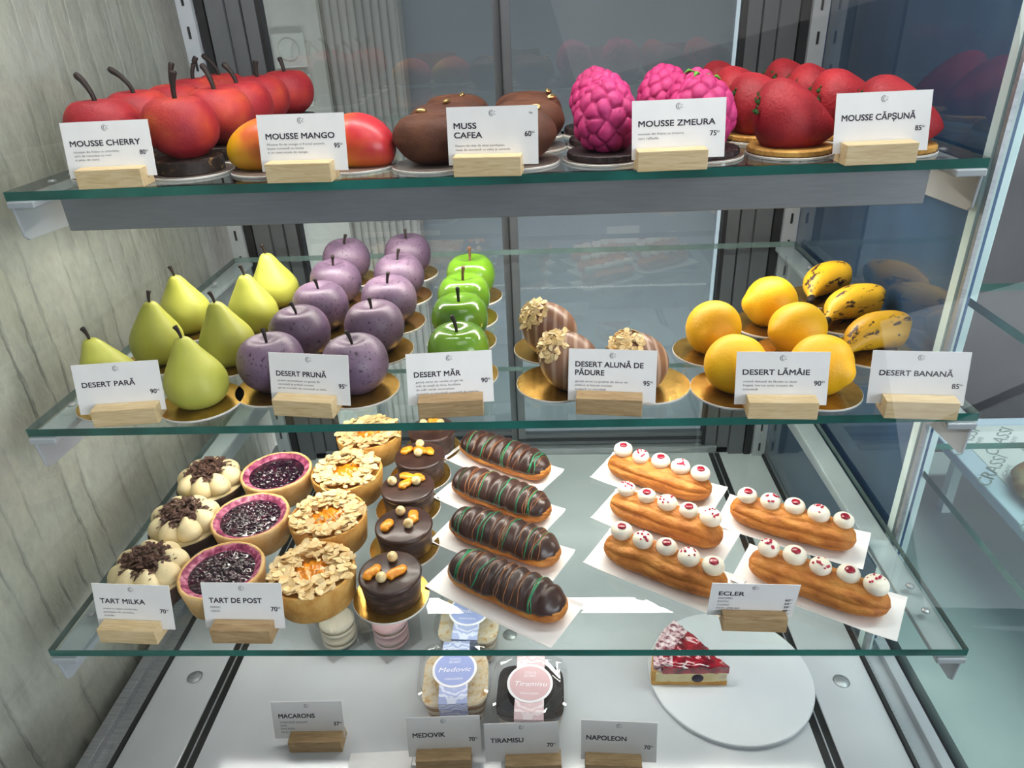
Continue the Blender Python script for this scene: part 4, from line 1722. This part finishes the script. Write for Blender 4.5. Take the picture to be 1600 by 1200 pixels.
SLICECREAM = mat('cheesecake_cream', [(.3, 'd8c48c'), (.6, 'e8dcae'), (.76, 'c9a0a8')], 60, rough=.6, bump=.3)
GLAZE = mat('red_berry_glaze', [(.25, '2c0812'), (.45, '7c0d20'), (.7, 'b3182c')], 75, rough=.12, coat=.7, bump=.5, bscale=160)
SUGAR = mat('powdered_sugar_on_berries', [(.38, '6a1830'), (.52, 'd9b8bc'), (.7, 'f2ebe8')], 190, rough=.8, bump=.6, bscale=400)
sl = empty('cheesecake_slice', (.272, .034, ZD + .006))
A0, A1, RS = PI * 1.0, PI * .70, .092


def wedge(r0, r1, z0, z1, n=22, lump=0, sd=1, ia=0):
    """solid wedge between radii r0 and r1, from height z0 to z1, with a lumpy top"""
    mb = MB()
    nr = 16
    v, f = [], []
    for lay in (0, 1):
        for i in range(n + 1):
            a = A0 - ia + (A1 - A0 + 2 * ia) * i / n
            for j in range(nr + 1):
                r = r0 + (r1 - r0) * j / nr
                z = z0 if lay == 0 else z1
                p = (r * math.cos(a), r * math.sin(a))
                if i in (0, n):
                    q_ = .0012 * nz((r, z, sd), 170, sd)
                    p = (p[0], p[1] + q_)
                if lay and lump:
                    c = noise.voronoi(Vector((p[0], p[1], sd)) * 85)[0][0]
                    z += lump * (1 - min(1, c * 1.25)) + lump * .3 * nz((p[0], p[1], 0), 40, sd)
                v.append((p[0], p[1], z))
    m_ = (n + 1) * (nr + 1)
    for i in range(n):
        for j in range(nr):
            q = i * (nr + 1) + j
            f.append((q, q + 1, q + nr + 2, q + nr + 1))
            f.append((m_ + q, m_ + q + nr + 1, m_ + q + nr + 2, m_ + q + 1))
    for j in range(nr):
        f.append((j, m_ + j, m_ + j + 1, j + 1))
        q = n * (nr + 1) + j
        f.append((q, q + 1, m_ + q + 1, m_ + q))
    for i in range(n):
        for j, fl in ((0, 0), (nr, 1)):
            q, q2 = i * (nr + 1) + j, (i + 1) * (nr + 1) + j
            f.append((q, q2, m_ + q2, m_ + q) if fl == 1 else (q, m_ + q, m_ + q2, q2))
    return mb.add(v, f)


wedge(.001, RS, 0, .0065, lump=.0008, ia=.004).build('biscuit_base', CRUST, sl, True, angle=35)
wedge(.002, RS - .004, .0062, .021, lump=.001).build('cheesecake_filling', SLICECREAM, sl, True, angle=35)
wedge(.000, RS - .012, .0205, .0285, n=44, lump=.0075, ia=-.008).build('berry_topping', GLAZE, sl, True, angle=50)
wedge(RS - .024, RS - .001, .022, .0315, n=44, lump=.0055, sd=4, ia=.020).build('sugared_rim', SUGAR, sl, True, angle=50)
wedge(RS - .005, RS + .0006, .0003, .024, lump=.002, ia=.012).build('crust_edge', CRUST, sl, True, angle=35)
bb = MB()
bb.lathe([(0, -.0062)] + [(.0066 * math.cos(q), .0066 * math.sin(q)) for q in [-PI / 2 + PI * k / 12 for k in range(1, 12)]] + [(0, .0062)], 20)
M = rot(loc=(-.037, -.0005, .0125), sc=(1.1, .35, 1))
bb.v = [tuple(M @ Vector(p)) for p in bb.v]
bb.build('blueberry', mat('dark_blueberry', [(.3, '150c1c'), (.7, '2a1a38')], 100, rough=.5), sl)
tag(sl, 'last slice of red berry cheesecake on the round white board', 'cake slice')

# ---- loose paper at the front of the deck
pp = MB().box((0, 0, .0009), (.072, .046, .0018)).build('paper_sheet', PAPER, None, False)
pp.location = (-.140, -.078, ZD)
pp.rotation_euler.z = .06
tag(pp, 'loose white paper sheet lying flat at the deck front', 'paper')

# ------------------------------------------------------------------ price cards
CW, CH, LIFT = .083, .050, .008


def arc(mb, r, w0, w1, a0, a1, cx, cy, M, n=26):
    v = []
    for i in range(n + 1):
        t = i / n
        a = a0 + (a1 - a0) * t
        w = w0 + (w1 - w0) * math.sin(PI * t)
        for s in (-1, 1):
            v.append((cx + (r + s * w / 2) * math.cos(a), cy + (r + s * w / 2) * math.sin(a), 0))
    mb.add(v, [(2 * i, 2 * i + 1, 2 * i + 3, 2 * i + 2) for i in range(n)], 0, M)


def price_card(x, y, z, yaw, tilt, hx, title, desc, price, label, wood=WOOD, extra=None, shelf=''):
    root = empty('price_card', (x, y, z), yaw * D2R)
    t = tilt * D2R
    s = math.tan(t)
    hb = MB()
    n0, n1 = -.031 + hx, .031 + hx
    def ext(poly):
        m_ = len(poly)
        v = [(n0, a, c) for a, c in poly] + [(n1, a, c) for a, c in poly]
        f = [tuple(range(m_)), tuple(range(2 * m_ - 1, m_ - 1, -1))] + [(i, m_ + i, m_ + (i + 1) % m_, (i + 1) % m_) for i in range(m_)]
        hb.add(v, f)
    yf = lambda zz: (zz - LIFT) * s - .0006
    yr = lambda zz: (zz - LIFT) * s + .0011
    rear = .0115 if s > 0 else .010
    ext([(-.0135, 0), (rear, 0), (max(rear - .003, yr(.016) + .004), .016), (yr(.016), .016), (yr(.0065), .0065), (yf(.0065), .0065), (yf(.0178), .0178), (-.0128, .0172)])
    hb.build('wooden_holder', wood, root, False, .0006)
    M = Matrix.Translation((0, 0, LIFT)) @ Matrix.Rotation(-t, 4, 'X') @ Matrix.Rotation(PI / 2, 4, 'X')   # card plane: x right, y up, z towards the viewer
    cb_ = MB()
    cb_.box((0, CH / 2, 0), (CW, CH, .0006), 0, M)
    card = cb_.build('card', PAPER, root, False)
    MT = M @ Matrix.Translation((-CW / 2, CH, .00045))          # origin top-left
    tt = MB()
    for body, xf, yfr, cap, wf in title:
        lettering(tt, body, xf * CW, -yfr * CH, cap, wf * CW, .028, 'L', MT)
    tt.build('title_lettering', INK, card, False)
    if desc:
        dd = MB()
        xf, y0, pitch, cap, lines = desc
        for i, (body, wf) in enumerate(lines):
            lettering(dd, body, xf * CW, -(y0 + i * pitch) * CH, cap, wf * CW, 0, 'L', MT)
        dd.build('description_lettering', INKGREY, card, False)
    pr = MB()
    for body, xf, yfr, cap in price:
        lettering(pr, body, (xf - .045) * CW, -yfr * CH, cap, None, .025, 'R', MT)
        lettering(pr, 'lei', (xf - .04) * CW, -yfr * CH + cap * .55, cap * .5, None, 0, 'L', MT)
    if extra:
        lettering(pr, extra[0], extra[1] * CW, -extra[2] * CH, extra[3], None, 0, 'R', MT)
    pr.build('price_lettering', INK, card, False)
    e = MB()
    cx, cy = .505 * CW, -.115 * CH
    arc(e, .00245, .00014, .00062, 1.05, 5.23, cx - .0004, cy, MT)
    arc(e, .00155, .00014, .0005, 1.0, 5.28, cx + .0002, cy, MT)
    for q in (-1, 1):
        e.box((cx + .0022, cy + q * .0012, 0), (.0012, .0004, .00002), 0, MT)
    e.box((cx + .0012, cy - .0003, 0), (.0011, .0004, .00002), 0, MT)
    e.build('emblem', INKGREY, card, False)
    tag(root, label, 'price card', 'price cards in wooden holders')
    return root


C5 = .0052
price_card(-.349, .099, Z1, 2.3, 11.2, .002, [('MOUSSE CHERRY', .075, .43, C5, .80)], (.10, .55, .07, .0020, [('mousse din frișca cu ciocolata,', .52), ('tort de ciocolata cu nuci', .42), ('si jeleu de visini.', .28)]), [('80', .96, .61, .0042)], 'white price card reading MOUSSE CHERRY')
price_card(-.163, .095, Z1, -3.6, 11.2, -.002, [('MOUSSE MANGO', .085, .43, C5, .79)], (.09, .54, .07, .0020, [('Mousse fin de mango si fructul pasiunii,', .67), ('bazea crocantă cu cocos', .42), ('si un miez moale de mango.', .47)]), [('95', .97, .60, .0042)], 'white price card reading MOUSSE MANGO')
price_card(.013, .093, Z1, -5.0, 8, -.004, [('MUSS', .075, .37, C5, .25), ('CAFEA', .075, .53, C5, .31)], (.085, .68, .07, .0020, [('Desert din blat de aluat pandișpan,', .55), ('muss de ciocolată cu cafea și caramel.', .61)]), [('60', .97, .52, .0046)], 'white price card reading MUSS CAFEA', extra=('90g', .94, .14, .0016))
price_card(.180, .091, Z1, 1.6, 11.9, -.007, [('MOUSSE ZMEURA', .07, .44, C5, .82)], (.07, .58, .075, .0020, [('mousse din frișca cu zmeura,', .49), ('tort raffaello', .22)]), [('75', .95, .63, .0045)], 'white price card reading MOUSSE ZMEURA')
price_card(.356, .087, Z1, 2.2, 12.5, -.004, [('MOUSSE CĂPȘUNĂ', .07, .46, C5, .77)], None, [('85', .96, .66, .0043)], 'white price card reading MOUSSE CĂPȘUNĂ')
price_card(-.360, .017, Z2, 5.9, 14, .006, [('DESERT PARĂ', .085, .46, C5, .61)], None, [('90', .97, .66, .0046)], 'white price card reading DESERT PARĂ')
price_card(-.175, .027, Z2, -8.1, 14.4, -.003, [('DESERT PRUNĂ', .085, .46, C5, .63)], (.10, .57, .075, .0020, [('prune caramelizate cu ganaș de', .53), ('ciocolată și praliné crocant,', .46), ('pe un crumble de ciocolată cu cafea', .61)]), [('95', .98, .66, .0046)], 'white price card reading DESERT PRUNĂ')
price_card(-.035, .022, Z2, 3.9, 22, .000, [('DESERT MĂR', .085, .46, C5, .54)], (.10, .575, .075, .0020, [('ganaș aerat de vanilie cu gel de', .55), ('măr și coajă de lime, bucățele', .52), ('de măr verde caramelizat,', .45), ('acoperit cu ciocolată crocantă de matcha.', .73)]), [('90', .98, .62, .0046)], 'white price card reading DESERT MĂR', WOODDARK)
price_card(.119, .020, Z2, -6.5, 18.3, -.002, [('DESERT ALUNĂ DE', .08, .34, C5, .77), ('PĂDURE', .08, .50, C5, .33)], (.08, .64, .075, .0020, [('ganaș aerat cu praliné de alune de', .60), ('pădure și biscuit crocant,', .43), ('acoperit cu ciocolată.', .36)]), [('95', .97, .67, .0046)], 'white price card reading DESERT ALUNĂ DE PĂDURE', WOODDARK)
price_card(.274, .008, Z2, -3.3, 14.7, .000, [('DESERT LĂMÂIE', .075, .43, C5, .72)], (.085, .575, .075, .0020, [('cremă delicată de lămâie cu aluat', .58), ('fraged, într-un strat crocant de', .54), ('ciocolată.', .17)]), [('90', .97, .63, .0048)], 'white price card reading DESERT LĂMÂIE')
price_card(.394, .004, Z2, -6.0, 12, .002, [('DESERT BANANĂ', .095, .46, C5, .75)], None, [('85', .97, .68, .0048)], 'white price card reading DESERT BANANĂ')
price_card(-.368, -.062, Z3, -3.0, 13.3, -.003, [('TART MILKA', .08, .44, .0056, .58)], (.10, .58, .08, .0021, [('crema cu lapte condensat,', .45), ('pandișpan de ciocolata,', .40), ('arahide', .13)]), [('70', .96, .63, .0048)], 'white price card in front of the piped cream tarts')
price_card(-.254, -.062, Z3, -1.0, 15.5, .000, [('TART DE POST', .08, .44, .0056, .66)], (.085, .56, .085, .0023, [('PIERSIC', .13), ('VIȘINĂ', .12)]), [('70', .97, .62, .0052)], 'white price card reading TART DE POST', WOODDARK)
price_card(.255, -.048, Z3, -2.4, -8.8, .003, [('ECLER', .10, .36, .0062, .29)], (.10, .47, .105, .0026, [('SNICKERS', .165), ('EXOTIC', .13), ('CLASIC', .145), ('FISTIC-ZMEURĂ', .27), ('COCOS', .13)]),
           [('60', .97, .50, .0034), ('55', .97, .61, .0034), ('39', .97, .72, .0034), ('48', .97, .83, .0034), ('48', .97, .94, .0034)], 'grey looking price card reading ECLER with five prices', WOODDARK)
price_card(-.228, -.042, ZD, 1.3, 13, .009, [('MACARONS', .09, .44, .0060, .51)], (.10, .58, .09, .0025, [('COACĂZĂ NEAGRĂ', .39), ('LIME', .09), ('SNICKERS', .20), ('FRUCTUL PASIUNII', .37)]), [('37', .98, .66, .0052)], 'grey looking price card reading MACARONS', WOODDARK)
price_card(-.066, -.063, ZD, 2.9, 15.8, -.001, [('MEDOVIK', .075, .51, .0060, .44)], None, [('70', .96, .65, .0052)], 'grey looking price card reading MEDOVIK', WOODDARK)
price_card(.022, -.069, ZD, 2.2, 13.9, .012, [('TIRAMISU', .08, .50, .0060, .44)], None, [('70', .96, .64, .0052)], 'grey looking price card reading TIRAMISU', WOODDARK)
price_card(.129, -.068, ZD, -2.6, 15.8, -.006, [('NAPOLEON', .07, .49, .0060, .53)], None, [('70', .96, .67, .0052)], 'grey looking price card reading NAPOLEON', WOODDARK)

# ------------------------------------------------------------------ neighbouring case at the right
nc = tag(empty('display_case', (1.0, .25, ZD)), 'neighbouring glass case at the far right with a paper lined tray', 'display case')


def npart(name, mb, mt, smooth=False, bevel=0):
    mb.v = [(x - 1.0, y - .25, z - ZD) for x, y, z in mb.v]
    return mb.build(name, mt, nc, smooth, bevel)


TEAL = mat('teal_grey_deck', [(.3, '9fb4b2'), (.7, 'b4c6c3')], 4, rough=.18, coat=.3)
npart('deck_panel', MB().box((.96, .16, ZD - .01), (.90, .78, .02)), TEAL)
npart('back_panel', MB().box((.96, .575, .26), (.90, .02, .95)), mat('dark_taupe_panel', [(.3, '3c3a3c'), (.7, '565457')], 4, rough=.35))
npart('raised_tray', MB().box((.96, .16, -.058), (.615, .52, .016)), mat('pale_blue_tray', [(.3, 'b4d0dc'), (.7, 'c4dce6')], 10, rough=.3), bevel=.002)
for lx in (.70, 1.22):
    for ly in (-.05, .38):
        npart('tray_leg', MB().box((lx, ly, -.133), (.014, .014, .134)), LITPOST)
npart('shelf_post', MB().box((.520, .172, .14), (.012, .012, .70)), LITPOST, bevel=.001)
for x0, y0, y1, z, lab in ((.503, -.25, .165, .48, 'top glass shelf of the neighbouring case'), (.513, -.25, .199, .26, 'middle glass shelf of the neighbouring case'), (.520, -.25, .226, .03, 'lowest glass shelf of the neighbouring case')):
    v = MB()
    v.box(((x0 + 1.4) / 2, (y0 + y1) / 2, z - .0045), (1.4 - x0, y1 - y0, .009))
    v.mi = [1, 1, 1, 1, 0, 0]
    o = v.build('glass_shelf', [GLASS, EDGE], None, False)
    tag(o, lab, 'shelf', 'glass shelves of the neighbouring case')
LINER = mat('mint_greaseproof_paper', [(.3, 'cddcd6'), (.7, 'd9e6e0')], 20, rough=.6)
pl = empty('paper_liner', (.93, .16, -.0498))
MB().box((.012, 0, .0004), (.52, .47, .0008)).build('liner_sheet', LINER, pl, False)
lt = MB()
for lx, ly in ((.662, .306), (.712, .306), (.662, .232), (.765, .310), (.83, .31), (.80, .20), (.660, .13), (.72, .11), (.79, .10)):
    M = Matrix.Translation((lx - .93, ly - .16, .0012)) @ Matrix.Rotation(.83, 4, 'Z')
    lettering(lt, 'CRASSI', 0, .008, .017, .094, 0, 'L', M)
    lettering(lt, 'CAFE', .040, -.002, .0055, .036, 0, 'L', M)
lt.build('printed_lettering', mat('sage_ink', [(0, '7b8f88'), (1, '879a94')], 30, rough=.6), pl, False)
tag(pl, 'pale paper liner printed CRASSI CAFE in the tray at far right', 'paper liner')
lf = MB()
lf.lathe([(0, 0), (.056, 0), (.068, .006), (.072, .016), (.062, .027), (.035, .034), (0, .036)], 72,
         lambda p: Vector((p.x * (1 + .06 * nz(p, 40, 1)), p.y * (1 + .06 * nz(p, 40, 1)), p.z * (1 + .12 * nz(p, 60, 2)))))
lf.v = [tuple(Vector(p)) for p in lf.v]
o = lf.build('round_loaf', mat('speckled_brown_crust', [(.25, '7a4a28'), (.42, 'a07548'), (.55, 'b8a06c'), (.68, 'a8a07c'), (.8, 'd3b48a')], 60, 5, rough=.75, bump=.8, bscale=200), None)
o.location = (.745, .205, -.0488)
tag(o, 'brown speckled loaf on the printed paper at the right edge', 'bread')

# ---- upright light on the far wall
vl = empty('wall_light', (.48, 1.165, .05))
MB().box((0, 0, .25), (.009, .012, .95)).build('light_housing', LIGHTGREY, vl, False, .001)
t = NT('lit_tube')
em = t.n('ShaderNodeEmission')
em.inputs[0].default_value = (.85, .95, 1, 1)
em.inputs[1].default_value = .9
t.l(em.outputs[0], t.out.inputs[0])
MB().box((0, -.008, .25), (.007, .004, .93)).build('light_tube', t.m, vl, False)
tag(vl, 'narrow upright white light on the back wall', 'light')
